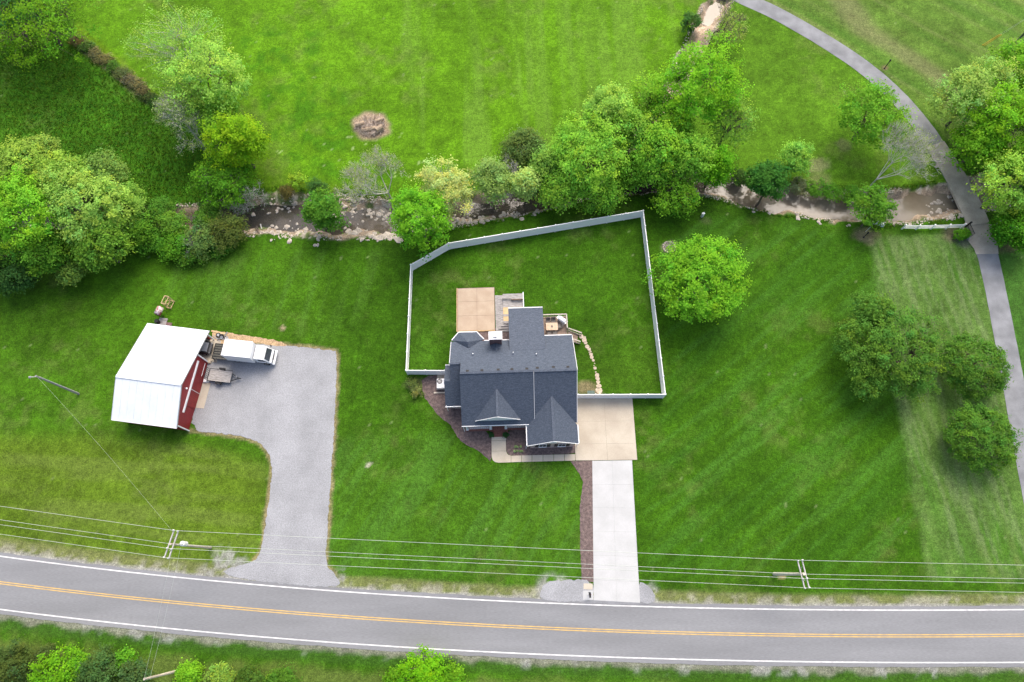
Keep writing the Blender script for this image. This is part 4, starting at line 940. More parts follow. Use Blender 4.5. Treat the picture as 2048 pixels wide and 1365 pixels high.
# ------------------------------------------------------------------ flat trailer
q = [np.array(G(u, v, .62)) for u, v in ((421, 738.7), (465, 743.3), (459.5, 766.4), (414.4, 760.8))]
c = sum(q) / 4; ta = math.atan2(*( ((q[1] + q[2]) / 2 - (q[0] + q[3]) / 2)[::-1])); Lt = np.linalg.norm((q[1] + q[2]) / 2 - (q[0] + q[3]) / 2); Wt = np.linalg.norm((q[0] + q[1]) / 2 - (q[2] + q[3]) / 2)
tr = thing('flat_trailer', 'black flat trailer with a weathered plank bed beside the red barn', 'trailer', (*c, .022), ta)
nb = 7
for i in range(nb):
    y = -Wt / 2 + Wt * i / nb; MB().box(-Lt / 2, Lt / 2, y + .008, y + Wt / nb - .008, .56, .60).build('bed_plank', M_DECK, tr)
MB().box(-Lt / 2 + .02, Lt / 2 - .02, -Wt / 2 + .02, Wt / 2 - .02, .44, .555).build('frame', M_BLACK, tr)
for y in (-1, 1):
    yy = y * (Wt / 2 + .05); sr = MB().bar((-Lt / 2, yy, .78), (Lt / 2, yy, .78), .05).build('side_rail', M_BLACK, tr)
    for i in range(4): x = -Lt / 2 + Lt * i / 3; MB().box(x - .02, x + .02, yy - .02, yy + .02, .50, .78).build('rail_stake', M_BLACK, sr)
    MB().extr([(-.45, .48), (-.3, .70), (.3, .70), (.45, .48), (.4, .46), (.27, .66), (-.27, .66), (-.4, .46)], 'y', y * (Wt / 2 + .20) - .12, y * (Wt / 2 + .20) + .12).build('mudguard', M_BLACK, tr); wheel(tr, 0, y * (Wt / 2 + .2), .32, .2)
MB().bar((Lt / 2 - .05, -.5, .48), (Lt / 2 + .95, 0, .45), .09).bar((Lt / 2 - .05, .5, .48), (Lt / 2 + .95, 0, .45), .09).bar((Lt / 2 + .85, 0, .45), (Lt / 2 + 1.2, 0, .45), .10).build('drawbar', M_BLACK, tr)
MB().tube((Lt / 2 + .75, .12, .02), (Lt / 2 + .75, .12, .85), .05).build('jack', M_STEEL, tr)
tg = MB().box(-Lt / 2 - .10, -Lt / 2 - .05, -Wt / 2, Wt / 2, 1.42, 1.48).box(-Lt / 2 - .10, -Lt / 2 - .05, -Wt / 2, Wt / 2, .50, .56).build('tail_ramp', M_BLACK, tr)
for i in range(7): y = -Wt / 2 + .02 + (Wt - .04) * i / 6; MB().box(-Lt / 2 - .095, -Lt / 2 - .055, y - .02, y + .02, .56, 1.42).build('ramp_bar', M_BLACK, tg)
# ------------------------------------------------------------------ car nosing out of the bay
cn = Bl(419, 696, .7)
car = thing('car', 'dark car parked in the open barn bay with its nose showing', 'car', Bw(cn[0] - 1.95, cn[1], .05), BA)
M_CAR = mat('dark_car_paint', (.018, .019, .022), (.02, .02, .024), rough=.25, spec=.6, finev=.02)
def car_sec(x, w_, z0, z1, t_): return [(x, -w_, z0), (x, -w_, (z0 + z1) / 2), (x, -w_ * t_, z1), (x, w_ * t_, z1), (x, w_, (z0 + z1) / 2), (x, w_, z0)]
def loft(secs):
    b = MB(); v = [p for s_ in secs for p in s_]; n = len(secs[0]); f = []
    for k_ in range(len(secs) - 1):
        for i in range(n): f.append((k_ * n + i, k_ * n + (i + 1) % n, (k_ + 1) * n + (i + 1) % n, (k_ + 1) * n + i))
    f += [tuple(range(n - 1, -1, -1)), tuple(range((len(secs) - 1) * n, len(secs) * n))]; return b.add(v, f)
bd = loft([car_sec(-2.2, .70, .45, .85, .85), car_sec(-2.0, .86, .3, .98, .9), car_sec(-1.0, .90, .25, 1.0, .93), car_sec(.7, .90, .25, .98, .93), car_sec(1.5, .88, .28, .86, .90), car_sec(2.05, .78, .32, .72, .86), car_sec(2.25, .55, .38, .62, .85)]).build('body', M_CAR, car, bevel=.03)
loft([car_sec(-1.75, .72, .95, 1.05, .9), car_sec(-1.2, .76, .95, 1.42, .78), car_sec(.1, .76, .95, 1.44, .78), car_sec(.95, .76, .90, 1.0, .92)]).build('cabin_glass', M_GLASS, car)
MB().slab([(-1.1, -.56, 1.45), (.08, -.56, 1.47), (.08, .56, 1.47), (-1.1, .56, 1.45)], .04).build('roof', M_CAR, car)
MB().slab([(.98, -.72, 1.02), (1.12, -.72, 1.0), (1.12, .72, 1.0), (.98, .72, 1.02)], .03).build('hood_edge', M_STEEL, car)
MB().slab([(1.16, -.62, .972), (1.80, -.58, .83), (1.80, .58, .83), (1.16, .62, .972)], .03).build('hood_panel', mat('grey_car_paint', (.28, .29, .31), (.25, .26, .28), rough=.3, finev=.02), car)
for y in (-.62, .62): MB().box(1.98, 2.16, y - .13, y + .13, .56, .68).build('headlight', M_STEEL, car)
for x in (-1.35, 1.4):
    for y in (-.80, .80): wheel(car, x, y, .32, .2)

# ------------------------------------------------------------------ utility poles and wires
def upole(base, h, label, arm_dir, transformer, r=.16, m=M_POLE):
    x, y = base; t = thing('utility_pole', label, 'utility pole', (x, y, 0)); ax, ay = arm_dir; px_, py_ = -ay, ax
    MB().tube((0, 0, -.3), (0, 0, h), r, r * .68, 12).build('pole', m, t, smooth=False)
    for s_ in (-1, 1):
        o = s_ * .24
        am = MB().bar((px_ * o - ax * 1.45, py_ * o - ay * 1.45, h - .25), (px_ * o + ax * 1.45, py_ * o + ay * 1.45, h - .25), .11, .13).build('crossarm', mat('grey_crossarm', (.46, .45, .43), (.36, .35, .34)), t)
        for d_ in (-1.38, -.45, 1.38):
            MB().lathe([(.04, 0), (.07, .04), (.05, .1), (.08, .14), (.06, .2), (.04, .25)], n=8).build('insulator', M_VINYL, am, (px_ * o + ax * d_, py_ * o + ay * d_, h - .185))
    MB().bar((px_ * -.2, py_ * -.2, h - .25), (px_ * .2, py_ * .2, h - .25), .05).bar((ax * .7, ay * .7, h - .3), (0, 0, h - .95), .04).bar((-ax * .7, -ay * .7, h - .3), (0, 0, h - .95), .04).build('arm_brace', M_STEEL, t)
    if transformer:
        tx, ty = px_ * .0 + ax * .05, .0
        tf = MB().lathe([(.20, h - 2.75), (.27, h - 2.7), (.28, h - 1.85), (.22, h - 1.75), (.10, h - 1.70)], (transformer[0], transformer[1]), 14).build('transformer', M_TRUCK, t)
        for a in (-.1, .1): MB().lathe([(.05, h - 1.74), (.06, h - 1.62), (.03, h - 1.5)], (transformer[0] + a, transformer[1] - .05), 8).build('bushing', M_STEEL, tf)
        MB().bar((transformer[0], transformer[1], h - 2.3), (0, 0, h - 2.3), .06, .3).build('bracket', M_STEEL, tf)
    return t
PH = 10.0
b1 = np.array(G(342, 1088, PH)); b2 = np.array(G(1608, 1149, 8.6))
b1 = np.array([(G(342, 1087, PH)[0] + G(420, 1097)[0]) / 2, (G(342, 1087, PH)[1] + G(420, 1097)[1]) / 2]); P2H = 8.6
b2 = np.array([(G(1608, 1149, P2H)[0] + G(1549, 1148)[0]) / 2, (G(1608, 1149, P2H)[1] + G(1549, 1148)[1]) / 2])
ld = b2 - b1; ld /= np.linalg.norm(ld)
a1 = (math.sin(math.radians(-12)) * -1, math.cos(math.radians(-12))); a1 = (.20, .98); a2 = (-.13, .99)
upole(b1, PH, 'tall timber utility pole with a white transformer near the gravel drive', a1, (.36, .12))
upole(b2, P2H, 'timber utility pole with pale double crossarms beside the road, right of the driveway', a2, None, .21, mat('pale_pole_timber', (.66, .61, .50), (.50, .46, .37), scale=2, fine=12, finev=.15))
def span(p, q, sag, n=24): return [tuple(np.array(p) * (1 - t) + np.array(q) * t - np.array([0, 0, sag * 4 * t * (1 - t)])) for t in np.linspace(0, 1, n)]
W_LEFT, W_RIGHT = -110., 120.
for k_, (o, nm) in enumerate(((1.38, 'northernmost power line wire above the verge'), (.0, 'second power line wire from the north'), (-.45, 'third power line wire from the north'), (-1.38, 'power line wire nearest the road'))):
    dz = 0.08 if o else -1.1
    A = (b1[0] + a1[0] * o, b1[1] + a1[1] * o, PH + dz); B = (b2[0] + a2[0] * o, b2[1] + a2[1] * o, P2H + dz)
    Lp = np.array(A) + np.array([-60, 7.9, .3]); Rp = np.array(B) + np.array([60, -1.2, .3])
    pts = span(Lp, A, .9)[:-1] + span(A, B, 1.2, 40)[:-1] + span(B, Rp, .9)
    tag(link('power_line', wire_mesh('power_line', pts, .020), M_WIRE), nm, 'power line', 'overhead power lines along the road')
# light pole by the barn and its service wire
lb = np.array(G(157, 788)); LH = 8.2
lp = thing('light_pole', 'grey timber pole standing in the lawn west of the barn', 'pole', (*lb, 0))
MB().tube((0, 0, -.3), (0, 0, LH), .15, .10, 12).build('pole', M_POLEG, lp)
MB().bar((0, 0, LH - .3), (-.7, -.1, LH - .1), .05).build('lamp_arm', M_STEEL, lp); MB().lathe([(.08, LH), (.17, LH - .14), (.12, LH - .22)], (-.75, -.11), 10).build('lamp_head', M_STEEL, lp)
MB().tube((.13, .06, .3), (.10, .05, LH - .5), .025).build('conduit', M_VINYL, lp)
for i in range(3): MB().lathe([(.155 - i * .012, 1.2 + i * 2.4), (.155 - i * .012, 1.28 + i * 2.4)], n=12).build('strap', M_STEEL, lp)
tag(link('service_wire', wire_mesh('service_wire', span((lb[0], lb[1], LH - .2), (b1[0], b1[1] + 1.2, PH - .2), .6, 30), .006), M_WIRE), 'twisted service wire from the barn light pole to the utility pole', 'wire')
# stub pole south of the road with its span guys
sb = np.array(G(361, 1341)); SH = 5.0
spn = thing('guy_stub_pole', 'short timber stub pole among bushes below the road', 'pole', (*sb, 0))
tp = G(288, 1359, SH); tp = (tp[0] - sb[0], tp[1] - sb[1], SH)
MB().tube((0, 0, -.3), tp, .16, .12, 12).build('pole', M_POLE, spn); MB().tube((tp[0] * .97, tp[1] * .97, SH * .96), (tp[0] * .985, tp[1] * .985, SH * .98), .14).build('band', M_STEEL, spn)
for d_, nm in ((0, 'guy wire over the road to the stub pole, left of the two'), (.5, 'guy wire over the road to the stub pole, right of the two')):
    tag(link('guy_wire', wire_mesh('guy_wire', span((sb[0] + tp[0] * (1 - d_ * .4), sb[1] + tp[1], SH * (1 - d_ * .25)), (b1[0] + d_ * .3, b1[1], PH - .6 - d_ * 3), .2, 20), .008), M_WIRE), nm, 'wire', 'guy wires over the road')
# top right: yellow guy guards and pole
ub = G(2031, 86)
up3 = thing('utility_pole', 'dark utility pole at the upper right edge of the photo', 'utility pole', (*ub, 0)); MB().tube((0, 0, -.3), (0, 0, 9.0), .17, .12, 12).build('pole', mat('green_treated_timber', (.10, .125, .10), (.06, .08, .065)), up3); MB().bar((-1.2, 0, 8.6), (1.2, 0, 8.6), .1, .12).build('crossarm', M_POLE, up3)
for k_, (u, v, nm) in enumerate(((1964, 91, 'yellow guy wire guard in the upper right field, left of the pair'), (1968, 92, 'yellow guy wire guard in the upper right field, right of the pair'))):
    g0 = G(u, v); g1 = G(2000 + 3 * k_, 69 + k_, 1.9)
    gw = thing('guy_guard', nm, 'guy guard', (*g0, 0), 0, 'yellow guy guards'); MB().tube((0, 0, -.1), (g1[0] - g0[0], g1[1] - g0[1], 1.9), .06, n=8).build('plastic_sleeve', M_YEL, gw)
    d3 = np.array([ub[0] - g0[0], ub[1] - g0[1], 8.4]); e3 = np.array([g1[0] - g0[0], g1[1] - g0[1], 1.9])
    link('guy_wire', wire_mesh('guy_wire', [tuple(e3), tuple(d3)], .012), M_WIRE, gw)

# ------------------------------------------------------------------ small posts, gate, rail fences, mailbox
def lamp_post(u0, v0, h, label):
    x, y = G(u0, v0); t = thing('lamp_post', label, 'lamp post', (x, y, gz(x, y))); MB().tube((0, 0, -.2), (0, 0, h), .06, n=8).build('post', M_BLACK, t)
    MB().lathe([(.05, h), (.12, h + .06), (.13, h + .26), (.04, h + .36)], n=8).build('lantern', M_BLACK, t); MB().lathe([(.06, -.02), (.14, .0), (.14, .05), (.06, .10)], n=8).build('base_collar', M_BLACK, t)
lamp_post(1769, 137, 1.5, 'black lamp post beside the upper lane'); lamp_post(1727, 475, 1.1, 'black lamp post on the lawn corner below the creek')
def rail_fence(px, label, h=1.15):
    P = [Vector((*G(u, v), 0)) for u, v in px]; t = thing('rail_fence', label, 'fence', P[0]); o = P[0]
    for p in P:
        q_ = p - o; z = min(0, gz(p.x, p.y)); q = MB().box(-.07, .07, -.07, .07, z - .2, h + .06).build('post', M_VINYL, t, q_); MB().box(-.09, .09, -.09, .09, h + .063, h + .11).build('post_cap', M_VINYL, q)
    for a, b in zip(P[:-1], P[1:]):
        for z in (.30, .65, 1.0): MB().bar((a - o) + Vector((0, 0, z)), (b - o) + Vector((0, 0, z)), .05, .14).build('rail', M_VINYL, t)
rail_fence([(1803, 458.6), (1831, 459.2), (1860.6, 458.6), (1891, 458), (1921, 456.8)], 'white three-rail fence left of the lane gate')
rail_fence([(1992.6, 449.6), (2020, 456), (2044, 462)], 'white three-rail fence right of the lane')
g0, g1 = G(1929.5, 456), G(1939, 476)
gt = thing('lane_gate', 'black metal gate swung open beside the lane', 'gate', (*g0, 0), math.atan2(g1[1] - g0[1], g1[0] - g0[0])); Lg = math.dist(g0, g1)
MB().box(-.14, .06, -.1, .1, -.2, 1.55).build('hinge_post', M_BLACK, gt)
for z in (.12, .62, 1.15): MB().bar((.06, 0, z), (Lg, 0, z), .05, .06).build('gate_rail', M_BLACK, gt)
n = 14
for i in range(n + 1): MB().bar((.08 + (Lg - .1) * i / n, 0, .10), (.08 + (Lg - .1) * i / n, 0, 1.2), .03).build('gate_bar', M_BLACK, gt)
x, y = G(1935, 479); tag(MB().box(-.2, .2, -.15, .15, -.05, .4).build('gate_motor', M_STEEL, None, (x, y, .02), .3, bevel=.03), 'small grey gate opener box beside the lane', 'gate opener')
x, y = G(1178, 1190)
mb = thing('mailbox', 'dark mailbox on a post at the driveway mouth', 'mailbox', (x, y, .045)); MB().box(-.05, .05, .0, .1, 0, 1.05).build('post', M_BLACK, mb)
MB().extr([(-.10, 1.05), (.10, 1.05), (.10, 1.18), (.06, 1.26), (-.06, 1.26), (-.10, 1.18)], 'y', -.30, .30).build('box', M_BLACK, mb); MB().box(-.16, -.10, .16, .34, 1.05, 1.16).build('newspaper_tube', M_BLACK, mb); MB().box(.103, .12, .0, .12, 1.12, 1.3).build('flag', M_RED, mb)
# white drain chute and rod on the creek edge; white utility marker on the lawn; fire ring
x, y = G(1758, 450)
dc = thing('drain_chute', 'white plastic drain chute at the creek edge under a small tree', 'drain chute', (x, y, gz(x, y) + .05), math.radians(-22))
MB().extr([(-.30, .12), (-.26, .50), (-.10, .62), (.22, .62), (.34, .46), (.34, .38), (.2, .54), (-.1, .54), (-.2, .44), (-.24, .12)], 'x', -.9, .55).build('chute_shell', M_WHITE, dc); MB().box(-.85, .5, -.22, .2, .0, .12).build('chute_base', M_BLACK, dc)
x, y = G(1731, 464); rd = thing('survey_rod', 'thin white rod standing by the creek bank', 'rod', (x, y, gz(x, y))); MB().tube((0, 0, -.2), (0, 0, 1.5), .03).build('rod_shaft', M_WHITE, rd); MB().lathe([(.05, 1.5), (.07, 1.55), (.03, 1.62)], n=8).build('rod_cap', M_WHITE, rd)
x, y = G(1404, 433)
um = thing('utility_marker', 'small white utility pedestal standing alone on the lawn near the creek', 'utility pedestal', (x, y, 0), .4); MB().box(-.18, .18, -.14, .14, -.1, .75).build('pedestal_body', M_WHITE, um, bevel=.03); MB().box(-.2, .2, -.16, .16, .752, .85).build('pedestal_cap', M_WHITE, um, bevel=.03)
x, y = G(1338, 495)
fr = thing('fire_ring', 'ring of pale stones round a fire pit beside the bright maple', 'fire pit', (x, y, 0)); rs = random.Random(3)
ROCKS = []
for k_ in range(5):
    b = MB(); v = []; n1, n2 = 7, 4
    prof = []
    for j in range(n2 + 1):
        ph = math.pi * j / n2
        for i in range(n1):
            th = 2 * math.pi * i / n1; r = rs.uniform(.75, 1.1); v.append((r * math.sin(ph) * math.cos(th), r * math.sin(ph) * math.sin(th) * .8, math.cos(ph) * .55 * r))
    f = [(j * n1 + i, j * n1 + (i + 1) % n1, (j + 1) * n1 + (i + 1) % n1, (j + 1) * n1 + i) for j in range(n2) for i in range(n1)]
    ROCKS.append(b.add(v, f).mesh('stone'))
def rock(parent, x, y, z, s_, name='stone', m=M_ROCK, sz=1):
    o = link(name, ROCKS[rs.randrange(5)], m, parent, (x, y, z), rs.uniform(0, 6.28)); o.scale = (s_, s_ * rs.uniform(.7, 1.1), s_ * sz); return o
for i in range(16):
    a = 2 * math.pi * i / 16; rock(fr, .80 * math.cos(a), .80 * math.sin(a), .06, .19)
MB().lathe([(.62, .01), (.5, .03), (.1, .05)], n=14).build('ash_bed', mat('ash', (.22, .2, .18), (.12, .11, .10)), fr)
# brush pile
bp = thing('brush_pile', 'heap of cut logs and dead branches on bare earth in the field', 'brush pile', (*G(742, 254), 0))
for (x, y, z, a, L_, r, tl) in ((1.35, -.55, .42, .5, 1.1, .42, .1), (-1.5, .2, .38, .25, 1.3, .36, .05), (.1, -.6, .36, .2, 1.5, .34, 0), (-.6, -.75, .30, -.1, 1.3, .28, 0), (.2, .8, .4, 1.2, 1.8, .22, .25), (-.5, .9, .35, 1.9, 1.4, .2, .3), (1.3, .9, .4, .3, 1.3, .25, .1)):
    d_ = (math.cos(a) * L_ / 2, math.sin(a) * L_ / 2, tl * L_ / 2); lg = MB().tube((x - d_[0], y - d_[1], z - d_[2]), (x + d_[0], y + d_[1], z + d_[2]), r, r * .9, 10).build('log', M_LOG, bp)
P0 = []; P1 = []; R0 = []; R1 = []
rr = np.random.RandomState(5)
for i in range(420):
    a = rr.uniform(0, 6.28); rad = 1.9 * math.sqrt(rr.uniform()); c = np.array([rad * math.cos(a) * 1.1, rad * math.sin(a) * .85, rr.uniform(.05, .9 - .35 * rad)]); d_ = rr.normal(size=3) * [.5, .5, .22]; L_ = rr.uniform(.5, 1.3)
    d_ = d_ / np.linalg.norm(d_) * L_ / 2; c[2] = max(c[2], .08 + abs(d_[2])); P0.append(c - d_); P1.append(c + d_); r = rr.uniform(.012, .05); R0.append(r); R1.append(r * .5)
V, F = seg_tubes(P0, P1, R0, R1, 4); tag(link('branch_tangle', np_mesh('branch_tangle', V, F, M_DEAD), None, bp), kind='stuff')
# ------------------------------------------------------------------ trees and shrubs
LEAFK = 1.72
def unit(v): return v / np.maximum(np.linalg.norm(v, axis=-1, keepdims=True), 1e-9)
def crown_parts(rng, R, HV, zc, nclump, nleaf, leaf, col, clump=.55, lobes=6, lobe_amp=.28, shell=.5, flat=-.35, colvar=.22, lift=0.0):
    """leaf faces gathered in clumps spread through an uneven crown volume; returns leaf mesh arrays and clump centres"""
    d = unit(rng.normal(size=(nclump * 3, 3))); d = d[d[:, 2] > flat][:nclump]
    ld = unit(rng.normal(size=(lobes, 3)) * [1, 1, .6]); la = rng.uniform(.5, 1, lobes)
    k = 1 - lobe_amp + (lobe_amp * 1.5 * np.max(np.clip(d @ ld.T, 0, 1) ** 3 * la, axis=1))
    k *= rng.uniform(.86, 1.06, len(d))
    rad = shell + (1 - shell) * rng.uniform(size=len(d)) ** .55
    cen = d * (rad * k)[:, None] * [R, R, HV] + [0, 0, zc]
    n = len(cen); m = nleaf
    cs = clump * rng.uniform(.65, 1.35, n)
    off = rng.normal(size=(n, m, 3)) * [.55, .55, .40] * cs[:, None, None]
    P = (cen[:, None] + off).reshape(-1, 3); P[:, 2] = np.maximum(P[:, 2], .12)
    out = unit((d * [1, 1, 1.2])[:, None].repeat(m, 1).reshape(-1, 3))
    N = unit(out * .65 + rng.normal(size=P.shape) * .42 + [0, 0, .75])
    a = unit(np.cross(N, rng.normal(size=P.shape))); b = np.cross(N, a)
    L = leaf * rng.uniform(.6, 1.3, len(P))[:, None]
    V = np.stack([P - a * L * .5, P + b * L * .34 + N * L * .08, P + a * L * .5, P - b * L * .34 + N * L * .08], 1).reshape(-1, 3)
    F = np.arange(len(V)).reshape(-1, 4)
    base = np.array(col) * np.array([LEAFK * .95, LEAFK * 1.06, LEAFK * .70])
    cv = 1 + rng.normal(size=(n, 1)) * colvar * .55; hue = rng.normal(size=(n, 1)) * .10
    cc = base * cv * np.c_[1 + hue, np.ones((n, 1)), 1 - hue]
    lc = cc[:, None] * (1 + rng.normal(size=(n, m, 1)) * colvar * .32)
    lc = np.clip(lc.reshape(-1, 3), .004, .8).repeat(4, 0)
    return V, F, lc, cen
def limbs_to(rng, cen, zc, R, r0, nl=7, base_z=-.2, lean=(0, 0), twig=.02, fork=.35):
    """trunk, main limbs and twigs reaching the leaf clumps"""
    P0, P1, A, B = [], [], [], []
    def seg(p, q, a, b): P0.append(p); P1.append(q); A.append(a); B.append(b)
    top = np.array([lean[0], lean[1], max(.5, zc * fork + .4)])
    bz = np.array([0, 0, base_z]); mid = (bz + top) / 2 + [rng.normal() * .08, rng.normal() * .08, 0]
    seg(bz, mid, r0 * 1.25, r0); seg(mid, top, r0, r0 * .85)
    ends = []
    idx = rng.choice(len(cen), min(nl, len(cen)), replace=False)
    for i in idx:
        e = top + (cen[i] - top) * .62 + rng.normal(size=3) * .15 * R * .3; h = top + (e - top) * .5 + [0, 0, .12 * R] + rng.normal(size=3) * .06 * R
        seg(top, h, r0 * .55, r0 * .38); seg(h, e, r0 * .38, r0 * .2); ends += [h, e, (h + e) / 2]
    ends = np.array(ends)
    if len(cen):
        sel = rng.choice(len(cen), min(len(cen), 160), replace=False)
        for i in sel:
            c = cen[i]; j = np.argmin(np.linalg.norm(ends - c, axis=1)); s = ends[j]
            m = (s + c) / 2 + rng.normal(size=3) * .06 * R
            seg(s, m, twig * 1.6, twig); seg(m, c, twig, twig * .5)
    return seg_tubes(P0, P1, A, B, 5)
def tree(name, label, u, v, rpx, zc, hv, col, nclump=150, nleaf=40, leaf=.30, seed=0, cat='tree', trunk=.2, bark=M_BARK, group=None, sx=1.0, trunk_at=None, **kw):
    rng = np.random.RandomState(seed + 1000); x, y = G(u, v, zc); R = rpx * mpp(u, v, zc) * (1.16 if cat == 'tree' else 1.08); hv = hv * 1.06
    ground_z = gz(x, y)
    bx_, by_ = (x, y) if trunk_at is None else G(*trunk_at, gz(*G(*trunk_at)))
    if trunk_at is not None: ground_z = gz(bx_, by_)
    V, F, cc, cen = crown_parts(rng, R, hv, zc, nclump, nleaf, leaf, col, **kw)
    s = np.array([sx, 1, 1]); V = V * s + [x - bx_, y - by_, 0]; cen = cen * s + [x - bx_, y - by_, 0]
    t = thing(name, label, cat, (bx_, by_, 0), 0, group)
    TV, TF = limbs_to(rng, cen, zc, R, trunk, nl=8 if R > 2 else 5, base_z=ground_z - .2)
    link('trunk' if cat == 'tree' else 'stems', np_mesh('trunk', TV, TF, bark), None, t)
    link('crown' if cat == 'tree' else 'foliage', np_mesh('crown', V, F, M_LEAF, cc), None, t)
    return t
def bare_tree(name, label, u, v, h, spread, seed, base=None, col=(.20, .25, .06), nleaf=1500, leaf=.22, r0=.2, bark=M_BARKG, levels=5, kids=4, cat='tree', fan=(0, 0), group=None, thin=1.0, up=.35):
    """a nearly leafless spring tree: recursively forked twigs with a scatter of young leaves"""
    rng = np.random.RandomState(seed + 500); x, y = G(u, v, 0.0); g0 = gz(x, y)
    P0, P1, A, B = [], [], [], []; tips = []
    def grow(p, d, L, r, lev):
        n = 2 if lev < 3 else 1
        for k in range(n):
            q = p + d * L / n; P0.append(p); P1.append(q); A.append(r); B.append(r * .82); p = q; r *= .82
            d = unit(d + rng.normal(size=3) * .13 + [0, 0, .03])
        if lev == 0: tips.append(p); return
        m = kids + (1 if lev == levels and rng.rand() < .7 else 0)
        for k in range(m):
            nd = unit(d * (.9 if lev < levels else .55) + rng.normal(size=3) * [.62, .62, .40] * spread + [fan[0], fan[1], up * .5])
            grow(p, nd, L * rng.uniform(.60, .82), max(r * rng.uniform(.5, .68), .017 * thin), lev - 1)
    grow(np.array([0, 0, g0 - .2]), unit(np.array([fan[0] * .6, fan[1] * .6, 1.0])), h * .30, r0, levels)
    t = thing(name, label, cat, (x, y, 0), 0, group)
    TV, TF = seg_tubes(P0, P1, A, B, 4); link('trunk', np_mesh('trunk', TV, TF, bark), None, t)
    tips = np.array(tips)
    if nleaf:
        i = rng.choice(len(tips), nleaf); P = tips[i] + rng.normal(size=(nleaf, 3)) * .22
        N = unit(rng.normal(size=P.shape) + [0, 0, .6]); a = unit(np.cross(N, rng.normal(size=P.shape))); b = np.cross(N, a); L = leaf * rng.uniform(.5, 1.2, nleaf)[:, None]
        V = np.stack([P - a * L * .5, P + b * L * .3, P + a * L * .5, P - b * L * .3], 1).reshape(-1, 3)
        cc = np.clip(np.array(col) * 1.6 * (1 + rng.normal(size=(nleaf, 1)) * .25), .01, .8).repeat(4, 0)
        link('crown', np_mesh('crown', V, np.arange(len(V)).reshape(-1, 4), M_LEAF, cc), None, t)
    return t

BR = (.150, .290, .022); MID = (.085, .200, .022); DK = (.048, .115, .022); PALE = (.215, .300, .085); OLV = (.110, .165, .045); YEL = (.150, .255, .014)
# yard trees
tree('maple_tree', 'large bright yellow-green maple beside the east fence', 1403, 562, 91, 4.3, 3.9, (.125, .265, .024), 420, 46, .27, 1, clump=.62, lobe_amp=.20, shell=.45, trunk=.22)
t = tree('oak_tree', 'largest dark green spreading tree on the east lawn', 1782, 706, 94, 4.2, 3.6, (.074, .150, .030), 430, 48, .24, 2, clump=.52, lobe_amp=.32, lobes=9, shell=.42, trunk=.26)
rng = np.random.RandomState(22)
xo, yo = G(1742, 622, 4.2); V, F, cc, cen = crown_parts(rng, 2.7, 1.9, 4.3, 70, 46, .27, (.074, .150, .030), clump=.6); link('crown_lobe', np_mesh('crown_lobe', V + [xo - t.location.x, yo - t.location.y, 0], F, M_LEAF, cc), None, t)
xo, yo = G(1738, 770, 3.2); V, F, cc, cen = crown_parts(rng, 1.8, 1.3, 3.2, 40, 46, .27, (.080, .160, .032), clump=.5); link('crown_lobe', np_mesh('crown_lobe', V + [xo - t.location.x, yo - t.location.y, 0], F, M_LEAF, cc), None, t)
tree('lane_tree', 'round dark green tree beside the lane, upper of the two', 1948, 735, 60, 2.8, 2.6, (.068, .140, .026), 300, 50, .21, 3, clump=.42, lobe_amp=.08, shell=.66, trunk=.15)
tree('lane_tree', 'round green tree beside the lane, lower of the two', 1966, 876, 61, 2.8, 2.5, (.070, .148, .026), 300, 50, .21, 4, clump=.42, lobe_amp=.08, shell=.66, trunk=.15)
tree('creek_tree', 'tall bright green tree at the northwest fence corner', 842, 440, 58, 5.0, 4.6, (.115, .265, .022), 260, 46, .28, 5, clump=.6, lobe_amp=.22, trunk=.2)
tree('blossom_tree', 'pale yellow blossoming tree at the creek bend', 892, 378, 52, 4.6, 3.6, (.33, .35, .165), 210, 42, .24, 6, clump=.55, shell=.35, trunk=.14, bark=M_BARKG)
bare_tree('bare_tree', 'large nearly bare grey tree on the north creek bank', 790, 410, 10.5, 1.15, 7, col=(.20, .26, .07), nleaf=3800, leaf=.20, fan=(-.30, .22), r0=.15, up=.5)
tree('ivy_tree', 'green ivy-clad tree standing in the creek bed', 640, 425, 43, 3.2, 3.4, (.070, .165, .024), 170, 44, .28, 8, clump=.6, lobe_amp=.40, lobes=5, trunk=.18, shell=.3)
tree('sapling', 'small bright conifer sapling on the north bank', 597, 364, 17, 1.6, 1.7, (.17, .25, .03), 46, 36, .2, 9, clump=.35, trunk=.05, shell=.2)
tree('bank_shrub', 'brown twiggy shrub on the stony north bank', 574, 385, 18, 1.0, 1.0, (.085, .075, .035), 50, 34, .18, 10, cat='shrub', clump=.4, trunk=.04, shell=.2)
tree('bank_shrub', 'dark green shrub above the ivy-clad creek tree', 634, 378, 19, 1.3, 1.4, (.050, .105, .03), 60, 40, .2, 11, cat='shrub', clump=.4, trunk=.05, shell=.3)
